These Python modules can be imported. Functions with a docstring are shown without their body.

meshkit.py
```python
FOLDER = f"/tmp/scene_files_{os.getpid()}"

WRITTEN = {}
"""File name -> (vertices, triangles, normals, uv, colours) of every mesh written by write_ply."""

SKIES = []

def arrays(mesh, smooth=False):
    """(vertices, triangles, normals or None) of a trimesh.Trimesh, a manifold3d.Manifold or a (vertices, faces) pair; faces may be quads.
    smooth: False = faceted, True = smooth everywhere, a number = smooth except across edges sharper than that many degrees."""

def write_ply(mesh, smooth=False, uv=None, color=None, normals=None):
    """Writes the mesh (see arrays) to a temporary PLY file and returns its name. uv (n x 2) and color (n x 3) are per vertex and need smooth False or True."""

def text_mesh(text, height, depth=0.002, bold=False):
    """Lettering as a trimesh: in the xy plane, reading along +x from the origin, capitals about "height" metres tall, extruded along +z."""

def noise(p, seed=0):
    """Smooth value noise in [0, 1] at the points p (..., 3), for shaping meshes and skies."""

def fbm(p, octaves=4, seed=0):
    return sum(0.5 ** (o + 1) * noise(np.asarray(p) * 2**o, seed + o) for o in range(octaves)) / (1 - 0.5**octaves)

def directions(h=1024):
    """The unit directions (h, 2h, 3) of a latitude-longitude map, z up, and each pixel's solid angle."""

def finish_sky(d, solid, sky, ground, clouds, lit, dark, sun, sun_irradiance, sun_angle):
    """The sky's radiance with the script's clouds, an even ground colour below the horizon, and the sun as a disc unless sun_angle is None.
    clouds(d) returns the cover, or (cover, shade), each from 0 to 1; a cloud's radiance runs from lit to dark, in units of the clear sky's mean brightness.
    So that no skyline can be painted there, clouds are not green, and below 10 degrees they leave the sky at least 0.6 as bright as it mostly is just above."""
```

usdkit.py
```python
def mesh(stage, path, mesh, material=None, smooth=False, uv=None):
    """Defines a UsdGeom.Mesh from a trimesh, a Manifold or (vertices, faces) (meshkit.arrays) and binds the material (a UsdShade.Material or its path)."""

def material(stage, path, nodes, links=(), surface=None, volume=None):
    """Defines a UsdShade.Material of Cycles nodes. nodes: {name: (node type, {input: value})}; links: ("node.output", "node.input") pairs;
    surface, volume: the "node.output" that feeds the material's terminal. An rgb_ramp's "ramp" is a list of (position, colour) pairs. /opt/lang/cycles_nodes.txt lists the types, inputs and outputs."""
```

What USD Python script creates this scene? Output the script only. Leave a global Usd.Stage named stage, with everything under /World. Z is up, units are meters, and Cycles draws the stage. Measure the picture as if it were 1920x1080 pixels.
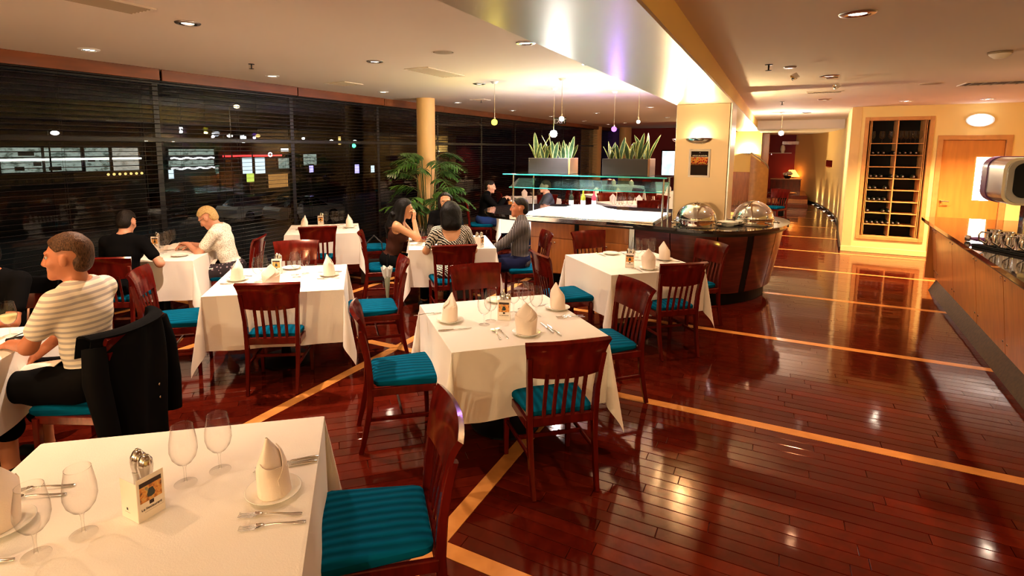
import math, random
import numpy as np, trimesh, usdkit, meshkit
import manifold3d as m3
from shapely.geometry import Polygon, box as sbox
from pxr import Usd, UsdGeom, UsdLux, UsdShade, Gf, Sdf, Vt

stage = Usd.Stage.CreateInMemory()
UsdGeom.SetStageUpAxis(stage, 'Z'); UsdGeom.SetStageMetersPerUnit(stage, 1.0)
UsdGeom.Xform.Define(stage, '/World'); UsdGeom.Scope.Define(stage, '/World/Looks')
rng = random.Random(7); nrng = np.random.default_rng(7)
PI = math.pi

# ------------------------------------------------------------------ camera
YAW, PITCH, ROLL, EYE = 0.4951, 0.12761, 0.00123, (0.0, 0.0, 1.9)
FPX, PX, PY = 1022.3, 900.0, 409.1                     # focal length and principal point, pixels of the 1920 frame
EXPOSURE = 0.8
right = np.array([math.cos(YAW), math.sin(YAW), 0.0])
fwd = np.array([-math.sin(YAW) * math.cos(PITCH), math.cos(YAW) * math.cos(PITCH), -math.sin(PITCH)])
up = np.cross(right, fwd)
cr = right * math.cos(ROLL) + up * math.sin(ROLL)
cu = up * math.cos(ROLL) - right * math.sin(ROLL)
cam = UsdGeom.Camera.Define(stage, '/World/camera')
cam.CreateHorizontalApertureAttr(36.0); cam.CreateVerticalApertureAttr(20.25)
cam.CreateFocalLengthAttr(36.0 * FPX / 1920)
cam.CreateHorizontalApertureOffsetAttr((960 - PX) * 36 / 1920)
cam.CreateVerticalApertureOffsetAttr(-(540 - PY) * 36 / 1920)
cam.CreateClippingRangeAttr((0.05, 500.0)); cam.CreateExposureAttr(EXPOSURE)
cam.AddTransformOp().Set(Gf.Matrix4d(*[float(x) for x in (*cr, 0, *cu, 0, *(-fwd), 0, *EYE, 1)]))

def px_of(p):                                          # only used to rank look-alikes from left to right in their labels
    p = np.asarray(p, float) - np.array(EYE)
    return PX + FPX * (p @ cr) / max(p @ fwd, .1)

# ------------------------------------------------------------------ night sky
dome = UsdLux.DomeLight.Define(stage, '/World/night_sky')
dome.CreateIntensityAttr(0.0004); dome.CreateColorAttr(Gf.Vec3f(.35, .45, .8))

# ------------------------------------------------------------------ light levels (every lamp's own light is made in its builder)
WARM = (1.0, 0.61, 0.34)
SOFTW = (1.0, 0.74, 0.56)       # halogen over the tables
L_SPOT = 1.0          # recessed downlight
L_SCONCE = 1.0        # wall uplight
L_PENDANT = 1.0
L_FLUO = 1.0

# ------------------------------------------------------------------ naming
used = {}
def numbered(parent, name):
    k = (parent, name); n = used.get(k, 0); used[k] = n + 1
    return f'{parent}/{name}' if n == 0 else f'{parent}/{name}_{n:03d}'
def path_of(p):
    if p is None: return '/World'
    return str(p if isinstance(p, str) else p.GetPath())
def meta(prim, label=None, cat=None, group=None, kind=None):
    for k, v in (('label', label), ('category', cat), ('group', group), ('kind', kind)):
        if v: prim.SetCustomDataByKey(k, v)
    return prim
def place(prim, loc=(0, 0, 0), rz=0, rx=0, ry=0, sc=None):
    x = UsdGeom.Xformable(prim)
    x.AddTranslateOp().Set(Gf.Vec3d(*map(float, loc)))
    if rx or ry: x.AddRotateXYZOp().Set(Gf.Vec3f(rx, ry, rz))
    elif rz: x.AddRotateZOp().Set(float(rz))
    if sc: x.AddScaleOp().Set(Gf.Vec3f(*sc))
    return prim
def thing(name, label, cat, loc=(0, 0, 0), rz=0, group=None, kind=None, **k):
    x = UsdGeom.Xform.Define(stage, numbered('/World', name)).GetPrim()
    place(x, loc, rz, **k)
    return meta(x, label, cat, group, kind)
def dup(src, label, loc=(0, 0, 0), rz=0, group=None, **k):
    cd = src.GetCustomData()
    base = src.GetName()
    if base[-4:-3] == '_' and base[-3:].isdigit(): base = base[:-4]
    x = thing(base, label, cd.get('category'), loc, rz, group or cd.get('group'), **k)
    x.GetReferences().AddInternalReference(src.GetPath()); x.SetInstanceable(True)
    return x
def put(name, mesh, m, parent=None, smooth=40, label=None, kind=None, cat=None, group=None, loc=None, rz=0, **k):
    p = usdkit.mesh(stage, numbered(path_of(parent), name), mesh, M[m] if isinstance(m, str) else m, smooth).GetPrim()
    if loc is not None: place(p, loc, rz, **k)
    return meta(p, label, cat, group, kind)

# ------------------------------------------------------------------ materials
M = {}
def mk(name, nodes, links, surface): M[name] = usdkit.material(stage, '/World/Looks/' + name, nodes, links, surface); return M[name]
def simple(name, col, rough=.5, metal=0, coat=0, coat_rough=.05, bump=0, bscale=40, var=0, vscale=6, spec=.5, aniso=None, sheen=0, stretch=None, stint=(1, 1, 1)):
    n = {'p': ('principled_bsdf', {'base_color': col, 'roughness': rough, 'metallic': metal, 'coat_weight': coat, 'coat_roughness': coat_rough, 'specular_ior_level': spec, 'sheen_weight': sheen, 'specular_tint': stint})}
    l = []
    if bump or var:
        n['tc'] = ('texture_coordinate', {}); n['mp'] = ('mapping', {'scale': stretch or (1, 1, 1)}); l += [('tc.object', 'mp.vector')]
    if var:
        n['nz'] = ('noise_texture', {'scale': vscale, 'detail': 4}); l.append(('mp.vector', 'nz.vector'))
        a = tuple(max(0, c * (1 - var)) for c in col); b = tuple(min(1, c * (1 + var)) for c in col)
        n['rp'] = ('rgb_ramp', {'ramp': [(.3, a), (.7, b)]}); l += [('nz.fac', 'rp.fac'), ('rp.color', 'p.base_color')]
    if bump:
        n['nb'] = ('noise_texture', {'scale': bscale, 'detail': 3}); n['bp'] = ('bump', {'strength': bump, 'distance': .01})
        l += [('mp.vector', 'nb.vector'), ('nb.fac', 'bp.height'), ('bp.normal', 'p.normal')]
    return mk(name, n, l, 'p.BSDF')
def emit(name, col, s):
    return mk(name, {'e': ('emission', {'color': col, 'strength': s})}, [], 'e.emission')
def floor_wood(name, a, b, perisl=False, rough=.075):
    n = {'g': ('geometry', {}), 'nz': ('noise_texture', {'scale': 9, 'detail': 5, 'distortion': .6}), 'rp': ('rgb_ramp', {'ramp': [(.25, a), (.75, b)]}),
         'nb': ('noise_texture', {'scale': 4.5, 'detail': 2}), 'bp': ('bump', {'strength': .05, 'distance': .02}),
         'p': ('principled_bsdf', {'roughness': rough, 'specular_ior_level': .36, 'specular_tint': (1, .55, .36)})}
    l = [('g.position', 'nz.vector'), ('g.position', 'nb.vector'), ('nb.fac', 'bp.height'), ('bp.normal', 'p.normal')]
    if perisl:
        n['mx'] = ('mix', {'mix_type': 'mix', 'fac': .5})
        n['r2'] = ('rgb_ramp', {'ramp': [(0, a), (1, b)]})
        l += [('nz.fac', 'rp.fac'), ('g.random_per_island', 'r2.fac'), ('rp.color', 'mx.color1'), ('r2.color', 'mx.color2'), ('mx.color', 'p.base_color')]
    else: l += [('nz.fac', 'rp.fac'), ('rp.color', 'p.base_color')]
    return mk(name, n, l, 'p.BSDF')
def stripes(name, c1, c2, scale, axis='x', rough=.8, sharp=(.45, .55), bump=0, sheen=0, distort=0, spec=.2):
    n = {'tc': ('texture_coordinate', {}), 'w': ('wave_texture', {'bands_direction': axis, 'scale': scale, 'distortion': distort, 'detail': 2, 'detail_scale': 1.5}),
         'rp': ('rgb_ramp', {'ramp': [(sharp[0], c1), (sharp[1], c2)]}), 'p': ('principled_bsdf', {'roughness': rough, 'sheen_weight': sheen, 'specular_ior_level': spec})}
    l = [('tc.object', 'w.vector'), ('w.fac', 'rp.fac'), ('rp.color', 'p.base_color')]
    if bump:
        n['bp'] = ('bump', {'strength': bump, 'distance': .01}); l += [('w.fac', 'bp.height'), ('bp.normal', 'p.normal')]
    return mk(name, n, l, 'p.BSDF')
def thin_glass(name, tint=(.97, .97, .97), gloss=(1, 1, 1), power=4.0, rough=0.0, base=0.04, amount=.8, edge=None):
    n = {'t': ('transparent_bsdf', {'color': tint}), 'g': ('glossy_bsdf', {'color': gloss, 'roughness': rough}), 'f': ('layer_weight', {'blend': .5}), 'm': ('mix_closure', {}),
         'w': ('math', {'math_type': 'power', 'value2': power}), 'a': ('math', {'math_type': 'multiply_add', 'value2': amount, 'value3': base, 'use_clamp': True})}
    l = [('g.BSDF', 'm.closure2'), ('f.facing', 'w.value1'), ('w.value', 'a.value1'), ('a.value', 'm.fac')]
    if edge:                                            # dark tint at grazing angles stands in for refracted dark surroundings
        n['te'] = ('transparent_bsdf', {'color': edge}); n['me'] = ('mix_closure', {}); n['we'] = ('math', {'math_type': 'power', 'value2': 2.8})
        l += [('f.facing', 'we.value1'), ('we.value', 'me.fac'), ('t.BSDF', 'me.closure1'), ('te.BSDF', 'me.closure2'), ('me.closure', 'm.closure1')]
    else: l.append(('t.BSDF', 'm.closure1'))
    return mk(name, n, l, 'm.closure')

floor_wood('plank_dark', (.045, .0030, .0012), (.080, .0062, .0022))
floor_wood('plank_mid', (.058, .0040, .0016), (.100, .0085, .003))
floor_wood('plank_red', (.075, .0055, .002), (.125, .012, .004))
floor_wood('plank_deep', (.035, .0025, .001), (.062, .005, .002))
floor_wood('plank_mixed', (.040, .003, .0012), (.110, .010, .0035), perisl=True)
floor_wood('inlay_wood', (.52, .20, .045), (.66, .28, .07), rough=.16)
simple('joint_dark', (.012, .004, .003), .6)
simple('ceiling_paint', (.74, .63, .50), .85, bump=.08, bscale=60)
simple('cream_paint', (.88, .67, .25), .7, bump=.05, bscale=80)
simple('cream_dark', (.80, .54, .20), .7, bump=.05, bscale=80)
simple('gold_paint', (.93, .66, .20), .65)
simple('ochre_column', (.78, .47, .17), .6)
simple('red_paint', (.22, .010, .012), .7)
simple('violet_lit_wall', (.10, .03, .30), .7)  # blue wall with the violet lamp light put into its colour
simple('brushed_steel', (.66, .57, .45), .34, 1, bump=.05, bscale=8, stretch=(1, .05, 1))
simple('pillar_steel', (.46, .34, .21), .38, 1, bump=.04, bscale=6, stretch=(1, 1, .08))
simple('chrome', (.86, .85, .83), .07, 1)
simple('steel', (.72, .70, .66), .16, 1)
simple('satin_steel', (.62, .60, .56), .3, 1)
simple('dark_metal', (.014, .012, .011), .4, .4)
simple('black', (.003, .003, .003), .6, spec=.2)
simple('black_gloss', (.006, .006, .007), .12)
simple('granite', (.014, .010, .009), .07, coat=.6, coat_rough=.03, var=.6, vscale=180)
simple('stone_kick', (.050, .024, .010), .5, var=.5, vscale=30)
simple('blind_wood', (.014, .0055, .0035), .4, spec=.35)
simple('pelmet_wood', (.19, .050, .012), .35, var=.3, vscale=8, stretch=(1, .2, 1))
simple('mahogany', (.088, .0048, .0028), .15, var=.35, vscale=10, stretch=(2, 2, .4), spec=.6, stint=(1, .55, .42))
simple('counter_wood', (.48, .165, .030), .35, coat=.3, coat_rough=.15, var=.18, vscale=7, stretch=(3, 3, .4))
simple('door_wood', (.66, .26, .045), .4, coat=.2, var=.10, vscale=6, stretch=(3, 1, .3))
simple('buffet_red', (.10, .018, .010), .28, 0, coat=.5, coat_rough=.15, var=.35, vscale=9, stretch=(.4, .4, 3))
simple('golden_wood', (.62, .30, .085), .4, var=.12, vscale=8)
simple('cloth', (.86, .79, .70), .9, bump=.10, bscale=220, sheen=.2, spec=.2)
simple('napkin', (.88, .74, .62), .9, bump=.08, bscale=260, spec=.2)
simple('china', (.88, .84, .74), .18)
simple('card', (.84, .74, .62), .6)
simple('ink', (.03, .012, .008), .6)
simple('white_paint', (.8, .8, .78), .5)
simple('pot_black', (.010, .010, .010), .25)
simple('zinc_planter', (.028, .021, .020), .5, .2)
simple('planter_end', (.26, .10, .035), .5)
simple('soil', (.03, .018, .010), .95)
simple('bark', (.10, .12, .03), .7)
simple('skin_tan', (.44, .15, .065), .55)
simple('skin_light', (.58, .26, .15), .55)
simple('skin_gold', (.52, .25, .12), .55)
simple('skin_pink', (.62, .31, .20), .55)
simple('eye_white', (.40, .35, .31), .3)
simple('iris', (.03, .015, .01), .15)
simple('lip', (.45, .10, .075), .45)
def hairmat(name, a, b):
    mk(name, {'tc': ('texture_coordinate', {}), 'mp': ('mapping', {'scale': (1, 1, .25)}), 'n': ('noise_texture', {'scale': 230, 'detail': 3}), 'rp': ('rgb_ramp', {'ramp': [(.3, a), (.7, b)]}),
              'bp': ('bump', {'strength': .5, 'distance': .006}), 'p': ('principled_bsdf', {'roughness': .5, 'specular_ior_level': .15})},
       [('tc.object', 'mp.vector'), ('mp.vector', 'n.vector'), ('n.fac', 'rp.fac'), ('rp.color', 'p.base_color'), ('n.fac', 'bp.height'), ('bp.normal', 'p.normal')], 'p.BSDF')
hairmat('hair_black', (.0015, .001, .001), (.006, .005, .0045)); hairmat('hair_brown', (.018, .007, .004), (.13, .06, .025))
hairmat('hair_blond', (.38, .22, .07), (.72, .50, .22)); hairmat('hair_dark', (.0045, .003, .0022), (.016, .010, .007))
simple('fabric_black', (.0035, .0033, .0036), .9, bump=.1, bscale=200, spec=.04)
simple('fabric_navy', (.012, .014, .045), .9, bump=.1, bscale=200, spec=.04)
simple('fabric_jeans', (.02, .04, .15), .9, bump=.1, bscale=200, spec=.04)
simple('fabric_grey', (.055, .06, .07), .9, bump=.1, bscale=200, spec=.04)
simple('fabric_brown', (.05, .018, .012), .9, bump=.1, bscale=200, spec=.04)
stripes('shirt_cream_stripe', (.80, .70, .56), (.46, .40, .36), 10.5, 'z', sharp=(.55, .7), rough=.9)
stripes('shirt_zebra', (.62, .58, .50), (.015, .013, .012), 19, 'diagonal', sharp=(.42, .55), rough=.9, distort=4)
stripes('shirt_pin', (.040, .034, .036), (.24, .22, .22), 17, 'y', sharp=(.6, .78), rough=.9)
mk('shirt_lace', {'tc': ('texture_coordinate', {}), 'v': ('voronoi_texture', {'scale': 75}), 'rp': ('rgb_ramp', {'ramp': [(.25, (.42, .36, .26)), (.5, (.80, .74, .62))]}), 'p': ('principled_bsdf', {'roughness': .9}), 'bp': ('bump', {'strength': .4, 'distance': .004})},
   [('tc.object', 'v.vector'), ('v.distance', 'rp.fac'), ('rp.color', 'p.base_color'), ('v.distance', 'bp.height'), ('bp.normal', 'p.normal')], 'p.BSDF')
mk('skirt_print', {'tc': ('texture_coordinate', {}), 'v': ('voronoi_texture', {'scale': 26}), 'rp': ('rgb_ramp', {'ramp': [(.22, (.30, .22, .24)), (.32, (.02, .012, .016))]}), 'p': ('principled_bsdf', {'roughness': .9})},
   [('tc.object', 'v.vector'), ('v.distance', 'rp.fac'), ('rp.color', 'p.base_color')], 'p.BSDF')
stripes('teal_fabric', (.0, .058, .108), (.0, .10, .19), 7.2, 'x', rough=.9, sharp=(.1, .9), bump=.55, spec=.04)
thin_glass('wine_glass', (.985, .985, .98), base=.03, amount=.6, power=4.5, edge=(.34, .31, .27))
thin_glass('pane', (.80, .82, .82), base=.02)
thin_glass('sneeze_glass', (.60, .86, .82), base=.06)
mk('teal_edge', {'p': ('principled_bsdf', {'base_color': (.10, .55, .52), 'roughness': .15}), 't': ('translucent_bsdf', {'color': (.2, .75, .7)}), 'm': ('mix_closure', {'fac': .5})},
   [('p.BSDF', 'm.closure1'), ('t.BSDF', 'm.closure2')], 'm.closure')
simple('white_wine', (.75, .62, .30), .05); simple('red_wine', (.12, .004, .008), .05)
def leaf(name, a, b, edge=None):
    mk(name, {'g': ('geometry', {}), 'n': ('noise_texture', {'scale': 18, 'detail': 2}), 'rp': ('rgb_ramp', {'ramp': [(.3, a), (.7, b)]}), 'p': ('principled_bsdf', {'roughness': .4}), 't': ('translucent_bsdf', {}), 'm': ('mix_closure', {'fac': .3})},
       [('g.position', 'n.vector'), ('n.fac', 'rp.fac'), ('rp.color', 'p.base_color'), ('rp.color', 't.color'), ('p.BSDF', 'm.closure1'), ('t.BSDF', 'm.closure2')], 'm.closure')
leaf('palm_leaf', (.015, .055, .010), (.06, .15, .03)); leaf('palm_leaf_bright', (.05, .16, .02), (.14, .32, .06))
leaf('snake_leaf', (.03, .075, .03), (.075, .14, .06)); leaf('snake_edge', (.42, .45, .16), (.58, .60, .28))

# ------------------------------------------------------------------ mesh helpers: a mesh is (vertices, triangles)
def join(ms):
    V, F, n = [], [], 0
    for v, f in ms:
        V.append(np.asarray(v, float)); F.append(np.asarray(f, int) + n); n += len(v)
    return np.vstack(V), np.vstack(F)
def rotm(rx=0, ry=0, rz=0):
    a, b, c = map(math.radians, (rx, ry, rz))
    X = np.array([[1, 0, 0], [0, math.cos(a), -math.sin(a)], [0, math.sin(a), math.cos(a)]])
    Y = np.array([[math.cos(b), 0, math.sin(b)], [0, 1, 0], [-math.sin(b), 0, math.cos(b)]])
    Z = np.array([[math.cos(c), -math.sin(c), 0], [math.sin(c), math.cos(c), 0], [0, 0, 1]])
    return Z @ Y @ X
def mv(m, loc=(0, 0, 0), rx=0, ry=0, rz=0, s=None):
    v = np.asarray(m[0], float)
    if s is not None: v = v * np.asarray(s)
    if rx or ry or rz: v = v @ rotm(rx, ry, rz).T
    return v + np.asarray(loc, float), m[1]
BOXF = np.array([[0, 2, 1], [0, 3, 2], [4, 5, 6], [4, 6, 7], [0, 1, 5], [0, 5, 4], [1, 2, 6], [1, 6, 5], [2, 3, 7], [2, 7, 6], [3, 0, 4], [3, 4, 7]])
def bx(x0, x1, y0, y1, z0, z1):
    return np.array([[x0, y0, z0], [x1, y0, z0], [x1, y1, z0], [x0, y1, z0], [x0, y0, z1], [x1, y0, z1], [x1, y1, z1], [x0, y1, z1]], float), BOXF
def hull(pts):
    m = m3.Manifold.hull_points(np.asarray(pts, np.float64)).to_mesh()
    return np.array(m.vert_properties[:, :3], float), np.array(m.tri_verts, int)
def cbox(x0, x1, y0, y1, z0, z1, b=.005):
    P = []
    for x, sx in ((x0, 1), (x1, -1)):
        for y, sy in ((y0, 1), (y1, -1)):
            for z, sz in ((z0, 1), (z1, -1)):
                P += [(x, y + sy * b, z + sz * b), (x + sx * b, y, z + sz * b), (x + sx * b, y + sy * b, z)]
    return hull(P)
def lathe(prof, n=24):
    prof = np.asarray(prof, float); a = np.linspace(0, 2 * PI, n, endpoint=False); k = len(prof)
    V = np.stack([prof[:, 0][:, None] * np.cos(a), prof[:, 0][:, None] * np.sin(a), np.repeat(prof[:, 1][:, None], n, 1)], -1).reshape(-1, 3)
    F = []
    for i in range(k - 1):
        for j in range(n):
            q = [i * n + j, i * n + (j + 1) % n, (i + 1) * n + (j + 1) % n, (i + 1) * n + j]
            if prof[i, 0] > 1e-7: F.append([q[0], q[1], q[2] if prof[i + 1, 0] > 1e-7 else q[3]])
            if prof[i + 1, 0] > 1e-7: F.append([q[0], q[2], q[3]])
    return V, np.array(F)
def sweep(path, sec, closed=True, upv=(0, 0, 1), scale=None, cap=True):
    path = np.asarray(path, float); sec = np.asarray(sec, float); n, k = len(path), len(sec)
    T = np.gradient(path, axis=0); T /= np.linalg.norm(T, axis=1, keepdims=True) + 1e-12
    u = np.asarray(upv, float); V = []
    sc = np.ones(n) if scale is None else np.asarray(scale, float)
    prev = None
    for i in range(n):
        t = T[i]; r = u if prev is None else prev
        b = r - t * (r @ t)
        if np.linalg.norm(b) < 1e-6: b = np.array([1, 0, 0.]) - t * t[0]
        b /= np.linalg.norm(b); a = np.cross(b, t); prev = b
        V.append(path[i] + sc[i] * (sec[:, :1] * a + sec[:, 1:2] * b))
    V = np.vstack(V); F = []
    for i in range(n - 1):
        for j in range(k):
            p, q = i * k + j, i * k + (j + 1) % k
            F += [[p, q, q + k], [p, q + k, p + k]]
    if cap:
        for j in range(1, k - 1): F += [[0, j + 1, j], [(n - 1) * k, (n - 1) * k + j, (n - 1) * k + j + 1]]
    return V, np.array(F)
def circ(r, n=8, ry=None): return [(r * math.cos(2 * PI * i / n), (ry or r) * math.sin(2 * PI * i / n)) for i in range(n)]
def tube(path, r, n=8, **k):
    if np.ndim(r): return sweep(path, circ(1, n), scale=r, **k)
    return sweep(path, circ(r, n), **k)
def cyl(x, y, z0, z1, r, n=20, r1=None): return mv(lathe([(0, z0), (r, z0), (r if r1 is None else r1, z1), (0, z1)], n), (x, y, 0))
def ball(c, r, n=12): 
    k = max(6, n // 2); return mv(lathe([(math.sin(PI * i / k) if 0 < i < k else 0, -math.cos(PI * i / k)) for i in range(k + 1)], n), c, s=r)
def ext(poly, z0, z1):
    m = m3.CrossSection([np.asarray(poly, float)], m3.FillRule.NonZero).extrude(z1 - z0).to_mesh()
    return np.array(m.vert_properties[:, :3], float) + [0, 0, z0], np.array(m.tri_verts, int)
def prism(poly, z0, z1):                                # convex polygon, cheap
    p = np.asarray(poly, float); n = len(p)
    V = np.vstack([np.c_[p, np.full(n, z0)], np.c_[p, np.full(n, z1)]]); F = []
    for i in range(n): j = (i + 1) % n; F += [[i, j, n + j], [i, n + j, n + i]]
    for i in range(1, n - 1): F += [[0, i + 1, i], [n, n + i, n + i + 1]]
    return V, np.array(F)
def grid(fn, nu, nv, thick=None):
    u, v = np.meshgrid(np.linspace(0, 1, nu), np.linspace(0, 1, nv), indexing='ij')
    P = fn(u, v).reshape(-1, 3); q = np.arange(nu * nv).reshape(nu, nv)
    a, b, c, d = q[:-1, :-1].ravel(), q[1:, :-1].ravel(), q[1:, 1:].ravel(), q[:-1, 1:].ravel()
    F = np.vstack([np.c_[a, b, c], np.c_[a, c, d]])
    if thick is None: return P, F
    N = np.zeros_like(P); fn_ = np.cross(P[F[:, 1]] - P[F[:, 0]], P[F[:, 2]] - P[F[:, 0]])
    for k in range(3): np.add.at(N, F[:, k], fn_)
    N /= np.linalg.norm(N, axis=1, keepdims=True) + 1e-12
    n = len(P); V = np.vstack([P + N * thick / 2, P - N * thick / 2])
    rim = list(q[:, 0]) + list(q[-1, 1:]) + list(q[::-1, -1][1:]) + list(q[0, ::-1][1:-1])
    E = []
    for i in range(len(rim)):
        r0, r1 = rim[i], rim[(i + 1) % len(rim)]; E += [[r0, n + r1, r1], [r0, n + r0, n + r1]]
    return V, np.vstack([F, F[:, ::-1] + n, E])
def letters(text, h, depth=.001, bold=True):
    t = meshkit.text_mesh(text, h, depth, bold); return np.array(t.vertices), np.array(t.faces)
# ================================================================== THE ROOM
def struct(name, mesh, m, parent=None, smooth=30, label=None):
    return put(name, mesh, m, parent, smooth, label, kind=None if parent else 'structure')
def sgroup(name, label=None):
    return meta(UsdGeom.Xform.Define(stage, numbered('/World', name)).GetPrim(), label, None, None, 'structure')
ZL, ZR, ZB = 2.84, 2.65, 2.46                          # ceiling left and right of the beam, underside of the beam
BX0, BX1 = -1.175, -.507
def proj(p):
    d = np.asarray(p, float) - np.array(EYE); w = d @ fwd
    return (PX + FPX * (d @ cr) / w, PY - FPX * (d @ cu) / w, w)

# ---- floor: boards across the aisle, diagonal boards between the inlay strips on the left
floor = sgroup('floor', 'glossy red mahogany board floor with golden inlay strips')
struct('subfloor', bx(-7.2, 4.3, -4.2, 27, -.06, -.014), 'joint_dark', floor)
W, GAP, SW = .086, .0022, .045
boards, strips = [], []
ys = [2.03 * k for k in range(-2, 13)]
ys = [-4.0, -2.0, 0.0, 2.02, 4.06, 6.08, 8.03, 9.92, 11.75, 13.6, 15.5, 17.4, 19.3, 21.2, 23.1, 25.0]
for a, b in zip(ys[:-1], ys[1:]):
    y0, y1 = a + SW, b - SW
    n = max(1, round((y1 - y0) / W)); w = (y1 - y0) / n
    for i in range(n):                                 # aisle rows
        x = -1.295 - rng.random() * .9
        while x < 4.25:
            ln = rng.choice((.6, .8, .9, 1.0, 1.2)); lo, hi = max(x, -1.293), min(x + ln, 4.25)
            if hi - lo > .02: boards.append(np.array([(lo + GAP / 2, y0 + i * w + GAP / 2), (hi - GAP / 2, y0 + i * w + GAP / 2), (hi - GAP / 2, y0 + (i + 1) * w - GAP / 2), (lo + GAP / 2, y0 + (i + 1) * w - GAP / 2)]))
            x += ln
    strips.append(bx(-1.293, 4.25, b - SW + .001, b + SW - .001, -.013, .0004))
    xs = [-1.338, -3.10, -4.86, -6.62, -7.2]
    for j, (xr, xl) in enumerate(zip(xs[:-1], xs[1:])):
        strips.append(bx(xr - SW, xr + SW, y0, y1 + 2 * SW, -.013, .0004))
        strips.append(bx(xl + SW if j < 3 else xl, xr - SW, b - SW + .001, b + SW - .001, -.013, .0003)) 
        if b < 0 or a > 21: cell = None
        X0, X1 = xl + (SW if j < 3 else 0), xr - SW
        cell = sbox(X0, y0, X1, y1); c = math.sqrt(.5)
        span = (abs(X1 - X0) + abs(y1 - y0)) * c; mid = np.array([(X0 + X1) / 2, (y0 + y1) / 2])
        d, nn = np.array([c, c]), np.array([-c, c]); k = int(span / W) + 2
        for i in range(-k, k):
            s = -2.2 - rng.random()
            while s < 2.2:
                ln = rng.choice((.7, .9, 1.1)); q = [mid + d * (s + GAP / 2) + nn * (i * W + GAP / 2), mid + d * (s + ln - GAP / 2) + nn * (i * W + GAP / 2), mid + d * (s + ln - GAP / 2) + nn * ((i + 1) * W - GAP / 2), mid + d * (s + GAP / 2) + nn * ((i + 1) * W - GAP / 2)]
                s += ln
                if max(p[0] for p in q) < X0 or min(p[0] for p in q) > X1 or max(p[1] for p in q) < y0 or min(p[1] for p in q) > y1: continue
                g = Polygon(q).intersection(cell)
                if g.area > 1e-4: boards.append(np.array(g.exterior.coords)[:-1][::-1] if not g.exterior.is_ccw else np.array(g.exterior.coords)[:-1])
near, rest = [], []
for q in boards:
    c = q.mean(0); u = proj((c[0], c[1], 0)); vis = u[2] > .4 and -60 < u[0] < 1980 and 200 < u[1] < 1180
    (near if vis else rest).append((u[2] if vis else 99, q))
near.sort(key=lambda t: t[0]); rest += near[270:]; near = near[:270]
def board(q, fine=False):
    c = q.mean(0); ax, ay = (nrng.random(2) - .5) * .0026; m = prism(q, -.0135, 0)
    if fine:                                            # eased upper edges that catch the light
        g = Polygon(q).buffer(-.0022, join_style=2)
        if g.geom_type == 'Polygon' and len(g.exterior.coords) - 1 == len(q):
            i_ = np.array(g.exterior.coords)[:-1]; i_ = i_ if g.exterior.is_ccw == Polygon(q).exterior.is_ccw else i_[::-1]
            i_ = np.roll(i_, -int(np.argmin(np.hypot(*(i_ - q[0]).T))), 0); n = len(q)
            V = np.vstack([np.c_[q, np.full(n, -.0135)], np.c_[q, np.full(n, -.0014)], np.c_[i_, np.zeros(n)]]); F = []
            for k in (0, n):
                for i in range(n): j = (i + 1) % n; F += [[k + i, k + j, k + n + j], [k + i, k + n + j, k + n + i]]
            for i in range(1, n - 1): F += [[0, i + 1, i], [2 * n, 2 * n + i, 2 * n + i + 1]]
            m = (V, np.array(F))
    v = m[0]; v[:, 2] += (v[:, 0] - c[0]) * ax + (v[:, 1] - c[1]) * ay * 4 - .0004
    return m
for i, (_, q) in enumerate(near): struct('plank', board(q, True), ('plank_dark', 'plank_mid', 'plank_red', 'plank_deep')[rng.choice((0, 0, 1, 1, 2, 3))], floor, smooth=False)
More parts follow.
